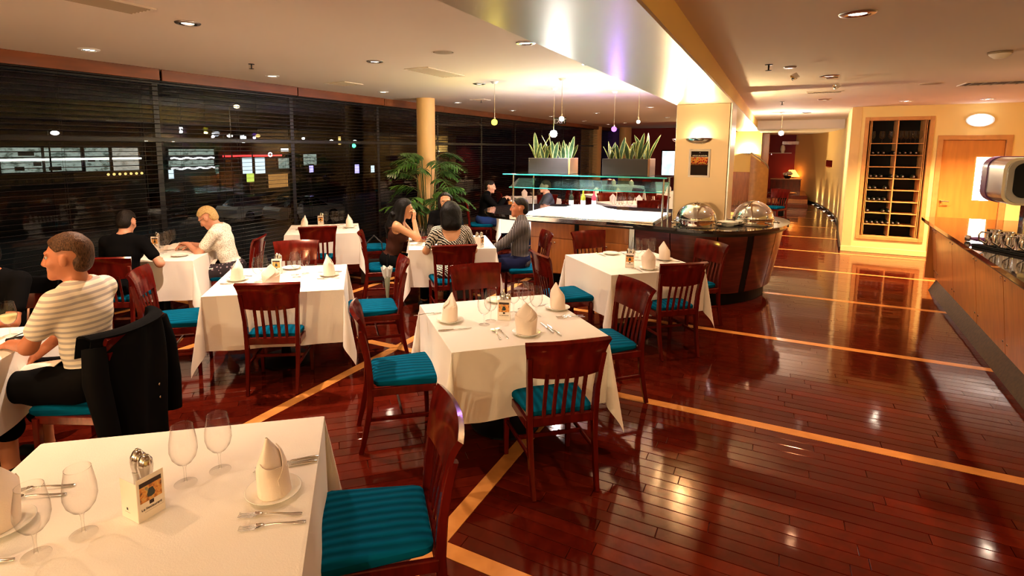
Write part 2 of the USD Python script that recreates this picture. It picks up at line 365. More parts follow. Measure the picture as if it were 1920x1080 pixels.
meta(struct('distant_planks', join([board(q) for _, q in rest]), 'plank_mixed', floor, smooth=False), kind='stuff')
for s in strips: struct('inlay_strip', s, 'inlay_wood', floor, smooth=False)

# ---- ceilings, beam, pillars
ce = sgroup('ceiling', 'warm plaster ceiling on both sides of the metal beam')
struct('ceiling_panel', bx(-7.3, BX0, -4.2, 27, ZL, ZL + .1), 'ceiling_paint', ce)
struct('ceiling_panel', bx(BX1, 4.4, -4.2, 27, ZR, ZR + .3), 'ceiling_paint', ce)
beam = sgroup('trim_1', 'long dropped ceiling beam with a brushed metal underside')
struct('beam_soffit', bx(BX0, BX1, -4.2, 23.5, ZB, ZB + .02), 'brushed_steel', beam)
struct('beam_side', bx(BX0, BX1, -4.2, 23.5, ZB + .0205, ZL + .05), 'gold_paint', beam)
PY0, PY1 = 7.5, 8.3
pil = sgroup('wall_pillar', 'square pillar clad in brushed metal behind the two chafing domes')
struct('cladding', cbox(BX0 + .01, BX1 - .025, PY0, PY1, 0, ZB - .001, .004), 'pillar_steel', pil)
struct('corner_strip', cbox(BX1 - .024, BX1 - .002, PY0 + .012, PY1, 0, ZB - .001, .003), 'satin_steel', pil)
p2 = sgroup('wall_far_pillar', 'cream pillar with wood wainscot at the far end of the aisle')
struct('plaster', bx(BX0 - .12, BX1 + .06, 20.2, 20.9, 1.125, ZB - .001), 'cream_paint', p2)
struct('wainscot', cbox(BX0 - .13, BX1 + .07, 20.18, 20.92, 0, 1.125, .004), 'counter_wood', p2)
def column(x, y, r, lab):
    c = sgroup('wall_column', lab)
    struct('shaft', cyl(x, y, 0, ZL - .001, r, 48), 'ochre_column', c); struct('collar', lathe([(r, 0), (r + .012, 0), (r + .012, .08), (r, .08)], 40), 'dark_metal', c)
    place(c.GetChildren()[1], (x, y, 0))
column(-5.95, 8.83, .176, 'round ochre column rising behind the bamboo palm')
column(-7.0, 23.6, .26, 'round ochre column in the far dining area beside the last blind')
column(-6.1, 25.2, .27, 'second round ochre column in front of the far red wall')

simple('unseen_wall_brown', (.42, .24, .11), .7)  # unseen wall behind the camera, kept dark to dim its pillar reflection
# ---- right: wine rack wall with its opening, door, return wall and niche
RX0, RX1, RZ0, RZ1, WY = 1.375, 2.365, .252, 2.46, 12.1
wr = sgroup('wall_right', 'cream end wall holding the wine rack and the wooden door')
DX0, DX1, DZ = 2.475, 3.355, 2.08
for a in ((1.17, RX0, 0, ZR), (RX0, RX1, 0, RZ0), (RX0, RX1, RZ1, ZR), (RX1, DX0, 0, ZR), (DX0, DX1, DZ, ZR), (DX1, 4.3, 0, ZR)):
    struct('plaster', bx(a[0], a[1], WY, WY + .12, a[2], a[3] - .0005), 'cream_paint', wr, smooth=False)
bb = sgroup('baseboard_right'); struct('baseboard_board', cbox(1.16, 2.46, WY - .018, WY, 0, .10, .004), 'cream_paint', bb)
struct('wall_side', bx(4.3, 4.42, -4.2, WY + .12, 0, ZR), 'cream_paint'); struct('wall_front', bx(-7.3, 4.42, -4.32, -4.2, 0, ZL), 'unseen_wall_brown')
door = sgroup('door_1', 'orange wooden door with a bright glass panel beside the wine rack')
struct('door_leaf', cbox(DX0 + .035, DX1 - .035, WY + .03, WY + .075, .006, DZ - .035, .003), 'door_wood', door)
struct('door_frame', join([cbox(DX0 - .045, DX0 + .03, WY - .02, WY + .1, 0, DZ + .03, .004), cbox(DX1 - .03, DX1 + .045, WY - .02, WY + .1, 0, DZ + .03, .004), cbox(DX0 - .045, DX1 + .045, WY - .021, WY + .1, DZ - .03, DZ + .05, .004)]), 'golden_wood', door)
emit('door_light', (1.0, .93, .80), 5.0)
struct('vision_panel', cbox(2.975, 3.185, WY + .022, WY + .03, 1.03, 1.76, .002), 'door_light', door, label='brightly lit glass panel')
struct('door_handle', join([tube([(2.56, WY + .03, 1.0), (2.56, WY - .03, 1.0), (2.66, WY - .03, 1.0)], .009), cyl(2.56, WY + .02, .99, 1.01, .02)]), 'steel', door)
niche = [(1.17, WY), (1.32, 14.35), (1.50, 16.6), (1.53, 17.9), (1.47, 19.8), (1.29, 21.7), (1.0, 23.1), (.62, 24.0)]
nc = np.array(niche); tt = np.linspace(0, len(niche) - 1, 45)
nc = np.c_[np.interp(tt, range(len(niche)), nc[:, 0]), np.interp(tt, range(len(niche)), nc[:, 1])]
for _ in range(3): nc[1:-1] = (nc[:-2] + 2 * nc[1:-1] + nc[2:]) / 4
def ribbon(line, off, z0, z1):
    d = np.gradient(line, axis=0); d /= np.linalg.norm(d, axis=1, keepdims=True); n = np.c_[d[:, 1], -d[:, 0]]
    o = line + n * off; return ext(np.vstack([line, o[::-1]]), z0, z1)
struct('wall_niche', ribbon(nc, .15, 0, ZR - .001), 'cream_dark', smooth=40, label='curved ochre corridor wall washed by floor uplights')
struct('baseboard_niche', ribbon(nc, -.03, 0, .07), 'dark_metal', smooth=40)
# ---- corridor end: bulkhead, steps, red back wall
struct('trim_2', bx(BX1 + .001, 1.5, 16.9, 24, 2.42, ZR - .001), 'ceiling_paint', label='dropped bulkhead over the corridor end')
struct('wall_corridor_end', bx(-.6, .9, 24.0, 24.12, 0, 2.42), 'red_paint', label='dark red wall at the corridor end')
struct('wall_wood_pier', cbox(-.55, -.23, 21.2, 21.6, 0, 2.42, .01), 'counter_wood', label='wood clad pier beside the corridor stairs')
st_ = sgroup('floor_stairs', 'low wooden stairs at the corridor end')
for i in range(3): struct('step', cbox(-.24, .98, 20.2 + i * .32, 23.9, .0 if i == 0 else .12 * i, .12 * (i + 1), .008), 'counter_wood' if i % 2 else 'mahogany', st_)
# ---- back of the dining area
struct('wall_back', bx(-7.3, BX0 - .2, 26.6, 26.72, 0, ZL - .001), 'red_paint', label='dark red wall behind the far dining area')
struct('wall_violet', bx(-7.2, -6.35, 26.3, 26.59, 0, ZL - .001), 'violet_lit_wall', label='violet lit wall bay between the far columns')
struct('wall_corridor_left', bx(BX0 - .2, BX0 - .14, 20.92, 26.6, 0, ZB), 'red_paint')

# ---- windows and blinds on the left
def wx(y): return -6.63 - .0125 * (y - 3)
bays = [-2.44 + 2.18 * k for k in range(14)]
pos_word = ['behind the camera', 'first', 'second', 'third', 'fourth', 'fifth', 'sixth', 'seventh', 'eighth', 'ninth', 'tenth', 'eleventh', 'twelfth']
for i, (a, b) in enumerate(zip(bays[:-1], bays[1:])):
    xw = wx((a + b) / 2) - .16
    wn = sgroup(f'window_{i + 1}', f'dark framed night window, {pos_word[i]} bay along the left side')
    fr = [bx(xw - .03, xw + .03, a, a + .07, 0, ZL), bx(xw - .03, xw + .03, a + .07, b, 0, .12), bx(xw - .03, xw + .03, a + .07, b, ZL - .16, ZL), bx(xw - .025, xw + .025, a + .07, b, 1.98, 2.03)]
    struct('window_frame', join(fr), 'dark_metal', wn, smooth=False)
    struct('pane', bx(xw - .006, xw + .006, a + .07, b, .12, 1.98), 'pane', wn, smooth=False); struct('pane', bx(xw - .006, xw + .006, a + .07, b, 2.03, ZL - .16), 'pane', wn, smooth=False)
    xb = wx((a + b) / 2)
    bl = thing('venetian_blind', f'dark wooden venetian blind on the {pos_word[i]} window bay from the left' if i else 'dark wooden venetian blind left of the picture', 'blind', (xb, (a + b) / 2, 0), group=None)
    L = (b - a) / 2 - .035
    put('pelmet', cbox(.03, .055, -L - .012, L + .012, ZL - .135, ZL - .001, .003), 'pelmet_wood', bl)
    put('headrail', bx(-.03, .028, -L, L, ZL - .10, ZL - .04), 'blind_wood', bl, smooth=False)
    slats, z, k = [], ZL - .15, 0
    while z > .17:
        t = math.radians(6 + nrng.normal() * 1.2); dz = .025 * math.sin(t); s = (nrng.random() - .5) * .004
        v = np.array([[-.025, -L, z - dz], [.025, -L, z + dz + s], [.025, L, z + dz - s], [-.025, L, z - dz]])
        slats.append((np.vstack([v, v + [0, 0, .003]]), BOXF)); z -= .0555
    if 2 <= i <= 5:
        for s in slats: put('slat', s, 'blind_wood', bl, smooth=False)
    else: put('slats', join(slats), 'blind_wood', bl, smooth=False, kind='stuff')
    put('bottom_rail', bx(-.027, .027, -L, L, .12, .15), 'blind_wood', bl, smooth=False)
    for f in (-.8, 0, .8):
        put('ladder_cord', join([bx(-.028, -.026, f * L - .001, f * L + .001, .14, ZL - .1), bx(.026, .028, f * L - .001, f * L + .001, .14, ZL - .1)]), 'blind_wood', bl, smooth=False)
# ================================================================== LAMPS
def spot(parent, loc, power, angle, soft=.6, col=WARM, r=.035, rx=0, ry=0):
    l = UsdLux.SphereLight.Define(stage, numbered(path_of(parent), 'bulb'))
    l.CreateRadiusAttr(r); l.CreateIntensityAttr(power); l.CreateColorAttr(Gf.Vec3f(*col)); l.CreateNormalizeAttr(True)
    place(l.GetPrim(), loc, 0, rx, ry)
    if angle:
        s = UsdLux.ShapingAPI.Apply(l.GetPrim()); s.CreateShapingConeAngleAttr(angle); s.CreateShapingConeSoftnessAttr(soft)
    return l
emit('lamp_on', (1.0, .90, .72), 30); emit('lamp_dim', (1.0, .86, .62), 2.2); emit('lamp_white', (.95, .97, 1.0), 60)
emit('lamp_yellow', (1.0, .80, .05), 3.2); emit('lamp_violet', (.34, .10, 1.0), 2.8)
ring_m = lathe([(.062, -.012), (.085, -.010), (.092, -.002), (.092, 0), (.062, 0)], 28)
refl_m = lathe([(.062, -.011), (.040, -.003)], 28)
def downlight(x, y, z, lab, on=True, power=1.0, ang=38, group=None, **k):
    d = thing('downlight', lab, 'ceiling light', (x, y, z), group=group)
    put('trim_ring', ring_m, 'white_paint' if on else 'satin_steel', d, True); put('reflector', refl_m, 'steel', d, True)
    put('lamp', lathe([(0, -.006), (.06 if on else .045, -.006), (0, -.001)], 20), 'lamp_on' if on else 'lamp_dim', d)
    if power: spot(d, (0, 0, -.03), L_SPOT * power, ang, **k)
    return d
wl = ['nearest', 'second', 'third', 'fourth', 'fifth', 'sixth', 'seventh', 'eighth', 'ninth', 'tenth']
for i, y in enumerate((2.97, 5.15, 7.46, 9.9, 12.6, 15.3, 18.4, 21.5)):
    downlight(-5.88, y, ZL, f'glowing round downlight in the row above the blinds, {wl[i]} from the camera', power=15, ang=50, soft=1)
for i, (x, y, p, c_) in enumerate(((-3.8, -1.4, 8, WARM), (-3.6, .62, 26, WARM), (-3.99, 2.72, 72, SOFTW), (-3.92, 4.84, 60, SOFTW), (-3.9, 7.2, 40, SOFTW))):  # nearest one is out of view, placed to light the near tables
    downlight(x, y, ZL, f'dim louvred downlight over the middle tables, {wl[i]} from the camera', on=False, power=p, ang=60, soft=.7, col=c_)
for i, (x, y, p) in enumerate(((-1.9, -1.4, 8), (-1.9, .5, 5), (-2.04, 2.6, 13), (-2.04, 4.64, 28), (-1.9, 6.1, 14))):  # soft light for the cloth fronts; nearest ones are out of view
    downlight(x, y, ZL, f'dim louvred downlight near the metal beam, {wl[i]} from the camera', on=False, power=p, ang=50, soft=.9, col=SOFTW)
for i, (x, y, p) in enumerate(((.35, -.5, 12), (.35, 1.6, 12), (.35, 3.78, 24), (.43, 6.82, 40), (.6, 10.0, 24), (.5, 13.5, 80), (.4, 17.2, 95))):  # first two unseen, lighting cloth fronts; far ones raised to brighten the corridor
    downlight(x, y, ZR, f'louvred downlight over the aisle, {wl[i]} from the camera', on=False, power=p, ang=58, soft=1)
for i, (x, y, p) in enumerate(((2.5, 1.6, 55), (2.6, 4.0, 55), (2.6, 6.0, 40))):  # all out of view, placed to light the counter and right ceiling
    downlight(x, y, ZR, f'unseen louvred downlight above the service counter, {wl[i]} from the camera', on=False, power=p, ang=54, soft=1)
for i, (x, y, p) in enumerate(((1.75, 10.9, 120), (2.75, 11.0, 120), (3.4, 10.4, 60), (2.4, 7.8, 30))):
    downlight(x, y, ZR, f'bright downlight near the wine rack wall, {wl[i]} from the left', power=p, ang=55, soft=.8)
for i, (x, y) in enumerate(((-4.3, 14.5), (-3.0, 17.5), (-5.0, 20.5), (-2.4, 21.5), (-2.6, 13.0))):
    downlight(x, y, ZL, f'round downlight over the far dining area, {wl[i]} one', power=60, ang=55)
# wall uplights on the pillars and on the unseen wall behind the camera
def sconce(loc, rz, lab, p):
    s = thing('wall_sconce', lab, 'wall light', loc, rz)
    def f(u, v):
        a = (u - .5) * PI; r = np.cos(a * .98)
        x = .155 * np.sin(a); y = -.105 * r * (1 - v ** 2 * .55); z = -.07 * v ** 1.5 * np.clip(r, .05, 1)
        return np.stack([x, y * (1 - .999 * (v ** 6)), z], -1)
    put('bowl', grid(f, 24, 10, .004), 'chrome', s, True)
    put('wall_plate', cbox(-.05, .05, -.012, -.001, -.07, .02, .004), 'chrome', s)
    put('lamp', cbox(-.06, .06, -.06, -.035, -.022, -.012, .003), 'lamp_on', s)
    spot(s, (0, -.06, .03), L_SCONCE * p, 0, r=.03, col=(1, .76, .42))
pmx = (BX0 + BX1) / 2
sconce((pmx - .04, PY0 - .001, 2.03), 0, 'curved chrome uplight on the metal pillar above the poster', 15)
sconce((pmx, PY1 + .001, 2.03), 180, 'curved chrome uplight on the back of the metal pillar', 22)
sconce((BX0 + .009, (PY0 + PY1) / 2, 2.03), -90, 'curved chrome uplight on the left side of the metal pillar', 22)
for i, x in enumerate((-4.6, -1.9, 1.2)): sconce((x, -4.199, 1.9), 180, f'unseen curved chrome uplight on the wall behind the camera, {wl[i]} from the windows', 64)  # out of view, placed to light the hanging cloth fronts
sconce((pmx, 20.199, 1.75), 0, 'curved chrome uplight on the far cream pillar', 30)
# pendants over the buffet
def pendant(x, y, zl, mat, col, p, lab, r=.035, down=0):
    d = thing('pendant_light', lab, 'pendant light', (x, y, ZL if x < BX0 else ZR)); H = (ZL if x < BX0 else ZR)
    put('canopy', lathe([(0, -.03), (.03, -.03), (.055, -.004), (.055, 0), (0, 0)], 20), 'white_paint', d)
    put('cord', cyl(0, 0, zl + .05 - H, -.03, .0035, 6), 'steel', d)
    put('socket', cyl(0, 0, zl + .02 - H, zl + .07 - H, .014, 12), 'steel', d)
    put('bulb', ball((0, 0, zl - H), r, 16), mat, d, True)
    if p: spot(d, (0, 0, zl - H - r - .03), L_PENDANT * p, 0, col=col, r=.03)
    if down: spot(d, (0, 0, zl - H - r - .04), L_PENDANT * down, 52, 1, col=(.95, .96, 1.0), r=.03)  # cool spot added under the bulb to brighten the buffet
pendant(-3.59, 7.08, 2.27, 'lamp_yellow', (1, .85, .12), 5, 'yellow glowing pendant lamp hanging left of the snake plants', .045, 25)
pendant(-3.15, 8.3, 2.13, 'lamp_white', (1, .98, .95), 10, 'brilliant white pendant lamp above the left snake plant box', .06, 60)
pendant(-2.62, 7.2, 2.3, 'lamp_white', (1, .95, .95), 4, 'small white pendant lamp on a long cord over the buffet', .035, 60)
pendant(-2.42, 9.2, 2.22, 'lamp_violet', (.45, .22, 1), 9, 'violet glowing pendant lamp above the right snake plant box', .045)
pendant(-1.87, 8.5, 2.30, 'lamp_dim', (1, .9, .8), 0, 'dim pendant lamp with an added spot hanging over the right end of the sneeze guard', .03, 50)
pendant(-1.28, 8.9, 2.24, 'lamp_white', (1, .9, 1), 4, 'small white pendant lamp half hidden by the metal pillar', .035)
pendant(.06, 13.2, 2.22, 'lamp_white', (1, .85, .7), 20, 'bright white pendant lamp hanging in the corridor', .05)
# oval wall light over the door
ov = thing('wall_light', 'oval frosted wall light glowing white above the wooden door', 'wall light', (2.955, WY, 2.375))
emit('oval_glow', (.93, .95, 1.0), 7)
def halfel(rx, ry, rz): 
    m = lathe([(math.cos(a) if a < PI / 2 - .01 else 0, math.sin(a)) for a in np.linspace(0, PI / 2, 8)], 28); return mv(m, rx=90, s=None)
m_ = halfel(1, 1, 1); put('diffuser', (m_[0] * [.165, .075, .095], m_[1]), 'oval_glow', ov, True)
m_ = lathe([(1, 0), (1.12, 0), (1.12, .2), (1, .2)], 28); m_ = mv(m_, rx=90); put('rim', (m_[0] * [.165, .1, .095], m_[1]), 'white_paint', ov)
# floor uplights along the curved corridor wall
for i, t in enumerate((.36, .47, .56, .64, .71)):
    k = int(t * 44); p, d = nc[k], nc[min(k + 1, 44)] - nc[k - 1]; d /= np.linalg.norm(d); n = np.array([-d[1], d[0]])
    q = p + n * .10
    u = thing('floor_uplight', f'small recessed floor uplight under the curved corridor wall, {wl[4 - i]} from the camera' , 'floor light', (q[0], q[1], 0))
    put('housing', lathe([(.045, 0), (.06, 0), (.055, .02), (.045, .02)], 18), 'steel', u); put('lens', lathe([(0, .012), (.045, .012)], 18), 'lamp_on', u)
    spot(u, (0, 0, .04), L_SPOT * 10, 30, col=(1, .72, .36), r=.02, rx=180)
# ================================================================== CHAIRS
def chair_proto(label, loc, rz, group):
    c = thing('dining_chair', label, 'chair', loc, rz, group)
    yb = lambda z: -.205 - .06 * max(0, (z - .45) / .43) ** 1.5           # rear post line above the seat
    rect = lambda w, d: [(w / 2, -d / 2 + .004), (w / 2, d / 2 - .004), (w / 2 - .004, d / 2), (-w / 2 + .004, d / 2), (-w / 2, d / 2 - .004), (-w / 2, -d / 2 + .004), (-w / 2 + .004, -d / 2), (w / 2 - .004, -d / 2)]
    for s in (-1, 1):
        path = [(s * .185, -.275, 0), (s * .188, -.245, .12), (s * .19, -.215, .28), (s * .192, -.205, .43), (s * .196, yb(.58), .58), (s * .205, yb(.70), .70), (s * .212, yb(.80) - .004, .80)]
        put('leg', sweep(path, rect(.03, .038), upv=(0, 1, 0), scale=[.8, .9, 1, 1.1, 1, .95, .9]), 'mahogany', c, 30)
        put('leg', sweep([(s * .205, .205, 0), (s * .205, .20, .2), (s * .205, .195, .41)], rect(.036, .036), upv=(0, 1, 0), scale=[.72, .9, 1.05]), 'mahogany', c, 30)
    def rail(u, v):
        x = (u - .5) * 2; z = .685 + .2 * v; hw = .212 + .032 * v ** 1.6
        y = -.205 - .06 * ((z - .45) / .43) ** 1.5 - .035 * (1 - x ** 2) + .012 - .018 * np.clip((v - .6) / .4, 0, 1) ** 2
        return np.stack([x * hw, y, z + .006 * (1 - x ** 2) * v - .012 * (1 - x ** 2) * (1 - v)], -1)
    put('top_rail', grid(rail, 18, 9, .024), 'mahogany', c, 35)
    for k in range(5):
        x = -.112 + .056 * k
        path = [(x, yb(z) - .035 * (1 - (x / .2) ** 2) * min(1, (z - .40) / .3), z) for z in (.41, .5, .6, .705)]
        put('slat', sweep(path, rect(.024, .012), upv=(0, 1, 0)), 'mahogany', c, 30)
    put('seat_rail', join([cbox(-.185, .185, -.215, -.19, .385, .44, .004), cbox(-.2, .2, .19, .215, .375, .425, .004)] + [cbox(s * .2 - .012, s * .2 + .012, -.2, .2, .375, .425, .004) for s in (-1, 1)]), 'mahogany', c, 30)
    for s in (-1, 1): put('stretcher', sweep([(s * .19, -.225, .22), (s * .203, .19, .22)], rect(.016, .026), upv=(0, 0, 1)), 'mahogany', c, 30)
    put('stretcher', cbox(-.19, .19, -.02, -.004, .21, .236, .003), 'mahogany', c, 30)
    P = []
    for x, y in ((-.19, -.185), (.19, -.185), (-.225, .235), (.225, .235)):
        for z, i in ((.424, .012), (.44, 0), (.462, 0), (.474, .012), (.480, .035)): 
            sx, sy = (1 if x < 0 else -1), (1 if y < 0 else -1)
            P += [(x + sx * (i + .03), y + sy * i, z), (x + sx * i, y + sy * (i + .03), z), (x + sx * (i + .009), y + sy * (i + .009), z)]
    P += [(0, 0, .489), (.08, .08, .487), (-.08, .08, .487), (.08, -.08, .487), (-.08, -.08, .487)]
    put('seat', hull(P), 'teal_fabric', c, 40, label='teal ribbed seat cushion')
    return c
G = {1: 'the near corner table', 2: 'the empty middle table', 3: 'the table beside the curved buffet', 4: 'the empty left table', 5: "the four talking diners' table",
     6: 'the empty table against the blinds', 7: "the blond woman's window table", 8: "the striped-shirt woman's table"}
chairs = [
 (-1.27, 1.54, 131, 'mahogany slat chair with dark teal seat at the near corner table, right foreground'),
 (-1.09, 2.885, 41.6, 'mahogany slat chair seen from behind, in front of the empty middle table'),
 (-2.10, 2.785, -47, 'mahogany chair with bright teal seat, left of the empty middle table'),
 (-2.065, 3.93, -132, 'red mahogany chair behind the menu card side of the empty middle table, facing us'),
 (-1.075, 3.965, 135, 'mahogany slat chair at the right side of the empty middle table'),
 (-1.78, 6.31, -131, 'mahogany chair facing us between the buffet cabinet and the table beside the curved buffet'),
 (-.845, 5.255, 42.5, 'mahogany chair seen from behind, in front of the table beside the curved buffet'),
 (-1.79, 5.07, -45, 'mahogany chair with teal seat, left of the table beside the curved buffet'),
 (-.74, 6.19, 138, 'mahogany chair against the curved end of the buffet'),
 (-3.475, 3.0, 34, 'mahogany slat chair seen from behind, in front of the empty left table'),
 (-4.40, 4.03, -139, 'red mahogany chair facing us behind the glasses of the empty left table'),
 (-3.17, 3.84, 134, 'mahogany chair with teal seat between the empty left table and the middle table'),
 (-4.45, 2.76, -47, 'mahogany chair with bright blue teal seat, left of the empty left table'),
 (-5.36, 5.36, 42, 'mahogany slat chair seen from behind, at the empty table against the blinds'),
 (-5.14, 6.25, 135, 'mahogany chair with teal seat and black bag, right of the table against the blinds'),
 (-3.10, 5.06, 40, 'mahogany slat chair of the woman in zebra-patterned top'),
 (-4.17, 5.24, -50, 'mahogany chair of the woman in dark tank top, umbrella hanging on it'),
 (-2.62, 6.02, 126, 'mahogany chair of the man in striped grey shirt'),
 (-3.98, 6.40, -145, 'mahogany chair of the woman with glasses facing the camera'),
 (-5.40, 4.10, 124, 'red mahogany chair of the blond woman in white top'),
 (-5.60, 2.93, 36, 'dark mahogany chair of the woman dressed in black with her back turned'),
 (-3.44, 1.62, 116, 'mahogany chair of the woman in cream striped shirt, black jacket over it'),
 (-4.85, 1.74, -142, 'mahogany chair of the person in black cut off by the left picture edge'),
 (-4.92, 9.12, -60, 'mahogany chair of the man in black sitting by the far blinds'),
 (-3.72, 9.75, 120, 'mahogany chair of the person in grey behind the sneeze guard'),
]
chair0 = chair_proto(chairs[0][3], (chairs[0][0], chairs[0][1], 0), chairs[0][2], 'mahogany dining chairs')
for x, y, rz, lab in chairs[1:]: dup(chair0, lab, (x, y, 0), rz)

# ================================================================== TABLES AND CLOTHS
TZ = .748
def cloth_mesh(a, b, drop, seed, n=64):
    r = np.random.default_rng(seed); La, Lb = a + drop, b + drop
    def ax(h, L):                                       # more samples over the edge
        return np.unique(np.concatenate([np.linspace(-L, -h - .012, 14), np.linspace(-h - .012, -h + .012, 6), np.linspace(-h + .012, h - .012, 22), np.linspace(h - .012, h + .012, 6), np.linspace(h + .012, L, 14)]))
    u, v = np.meshgrid(ax(a, La), ax(b, Lb), indexing='ij')
    p, q = np.maximum(np.abs(u) - a, 0), np.maximum(np.abs(v) - b, 0); su, sv = np.sign(u), np.sign(v)
    rr = np.hypot(p, q); th = np.arctan2(q, p)
    x = np.clip(u, -a, a).copy(); y = np.clip(v, -b, b).copy(); z = np.full_like(x, TZ)
    e = .010                                            # rounded table edge
    d = np.maximum(rr - e, 0); z = z - np.where(rr > 0, np.minimum(rr, e) * .5 + d, 0)
    corner = (p > 0) & (q > 0)
    beta = math.radians(14.5); phi = 4 * th
    # cone of the corner fold: starts straight down along one side, bulges outwards along the diagonal, ends straight down along the other
    out = np.sin(beta) * np.cos(beta) * (1 - np.cos(phi)); side = np.sin(beta) * np.sin(phi)
    cz = np.cos(beta) ** 2 + np.sin(beta) ** 2 * np.cos(phi)
    c = math.sqrt(.5)
    out, side = out * .38, side * .45; cz = np.sqrt(1 - out ** 2 - side ** 2)
    xo = c * out + c * side; yo = c * out - c * side
    x = np.where(corner, su * (a + rr * np.abs(xo) * np.sign(xo)), x); y = np.where(corner, sv * (b + rr * yo), y)
    z = np.where(corner, TZ - rr * cz, z)
    only_u, only_v = (p > 0) & (q == 0), (q > 0) & (p == 0)
    k1, k2, f1, f2 = r.uniform(5, 9), r.uniform(5, 9), r.uniform(0, 6), r.uniform(0, 6)
    amp = .010 * np.clip(rr / drop, 0, 1) * (1 - .0)
    x = x + np.where(only_u, su * (.006 + .010 * rr + amp * (1 + np.sin(v * k1 * 2 + f1 + su)) * np.clip((b - np.abs(v)) * 6, 0, 1)), 0)
    y = y + np.where(only_v, sv * (.006 + .010 * rr + amp * (1 + np.sin(u * k2 * 2 + f2 + sv)) * np.clip((a - np.abs(u)) * 6, 0, 1)), 0)
    x = x + np.where(corner, su * .006, 0); y = y + np.where(corner, sv * .006, 0)
    P = np.stack([x, y, z], -1); nu, nv = u.shape
    idx = np.arange(nu * nv).reshape(nu, nv); A, B, C, D = idx[:-1, :-1].ravel(), idx[1:, :-1].ravel(), idx[1:, 1:].ravel(), idx[:-1, 1:].ravel()
    return P.reshape(-1, 3), np.vstack([np.c_[A, B, C], np.c_[A, C, D]])
tables = {1: (-1.735, .915, 40.5, .53, .50, .44), 2: (-1.555, 3.25, 45, .495, .495, .44), 3: (-1.25, 5.59, 44, .50, .50, .42), 4: (-3.80, 3.345, 40.5, .535, .50, .45),
          5: (-3.49, 5.68, 35.5, .50, .48, .44), 6: (-5.66, 5.76, 42, .485, .485, .44), 7: (-5.90, 3.55, 36.5, .48, .48, .42), 8: (-4.13, 1.03, 40, .50, .50, .40)}
def table(k, x, y, rz, a, b, drop, name):
    t = thing('dining_table', f'square dining table under the cloth of {name}', 'table', (x, y, 0), rz)
    put('table_top', cbox(-a + .012, a - .012, -b + .012, b - .012, TZ - .034, TZ - .004, .008), 'mahogany', t)
    put('pedestal', lathe([(0, .05), (.045, .05), (.04, .1), (.04, .68), (.07, TZ - .034), (0, TZ - .034)], 20), 'black', t)
    put('base', lathe([(0, 0), (.24, 0), (.24, .012), (.06, .05), (0, .05)], 28), 'black', t)
    return put('tablecloth', cloth_mesh(a, b, drop, k), 'cloth', None, 60, f'white cloth hanging over {name}', cat='tablecloth', loc=(x, y, 0), rz=rz)
for k, v in tables.items(): table(k, *v, G[k])

# ================================================================== TABLEWARE
TT = TZ + .0012
pending = {}
ordw = ['leftmost', 'second from left', 'third from left', 'fourth from left', 'fifth from left', 'sixth from left', 'seventh from left', 'eighth from left', 'ninth from left', 'tenth from left', 'eleventh from left', 'twelfth from left', 'thirteenth from left', 'fourteenth from left', 'fifteenth from left', 'sixteenth from left']
def wine_glass(loc, lab, rz=0):
    g = thing('wine_glass', lab, 'wine glass', loc, rz, 'wine glasses on the tables')
    put('bowl', lathe([(.0075, .0695), (.024, .080), (.038, .099), (.0448, .125), (.0435, .155), (.0385, .186), (.0340, .212)], 30), 'wine_glass', g, True)
    put('rim', lathe([(.0336, .2115), (.0344, .2115), (.0344, .213), (.0336, .213), (.0336, .2115)], 30), 'wine_glass', g, True)
    put('stem', lathe([(.0055, .006), (.0042, .02), (.0040, .045), (.0048, .060), (.0075, .0695)], 12), 'wine_glass', g, True)
    put('foot', lathe([(.036, .0008), (.0365, .0018), (.02, .004), (.0055, .0075)], 28), 'wine_glass', g, True)
    return g
def fork(loc, lab, rz):
    f = thing('fork', lab, 'fork', loc, rz, 'steel forks on the tables')
    def h(u, v):
        x = -.098 + .125 * u; w = np.interp(u, [0, .1, .35, .75, 1], [.006, .0075, .0048, .0026, .0036]) * (v - .5) * 2
        z = .004 + .008 * np.sin(u * 2.4) ** 2 * u - 0 * v; return np.stack([x, w, z], -1)
    put('handle', grid(h, 16, 4, .0026), 'steel', f, True)
    def hd(u, v): x = .026 + .024 * u; w = np.interp(u, [0, .5, 1], [.004, .0105, .0115]) * (v - .5) * 2; return np.stack([x, w, .0085 - .004 * np.sin(u * 1.5) + .003 * ((v - .5) * 2) ** 2], -1)
    put('head', grid(hd, 7, 5, .002), 'steel', f, True)
    for k in range(4):
        y = -.0096 + .0064 * k
        put('tine', sweep([(.048, y, .0055), (.07, y, .003), (.09, y, .0035), (.099, y, .006)], [(.0014, -.0008), (.0014, .0008), (-.0014, .0008), (-.0014, -.0008)], upv=(0, 0, 1)), 'steel', f, False)
    return f
def knife(loc, lab, rz):
    f = thing('knife', lab, 'knife', loc, rz, 'steel knives on the tables')
    put('handle', mv(lathe([(0, 0), (.006, .003), (.0075, .03), (.006, .09), (.0045, .1), (0, .1)], 12), (-.112, 0, .0055), ry=90, s=(.7, 1, 1)), 'steel', f, True)
    put('blade', mv(ext([(-.014, -.004), (.02, -.0075), (.07, -.0085), (.105, -.004), (.11, .004), (-.014, .005)], 0, .0018), (0, 0, .003)), 'steel', f, False)
    return f
plate_prof = [(0, .006), (.055, .006), (.062, .0075), (.088, .016), (.0905, .0175), (.0885, .0185), (.062, .0105), (.054, .009), (0, .009)]
def plate(loc, lab, rz=0, s=1.0):
    p = thing('side_plate', lab, 'plate', loc, rz, 'white side plates', sc=(s, s, s) if s != 1 else None)
    put('dish', lathe(plate_prof, 44), 'china', p, True); put('foot_ring', lathe([(.045, 0), (.052, 0), (.05, .0065), (.046, .0065)], 30), 'china', p, True)
    return p
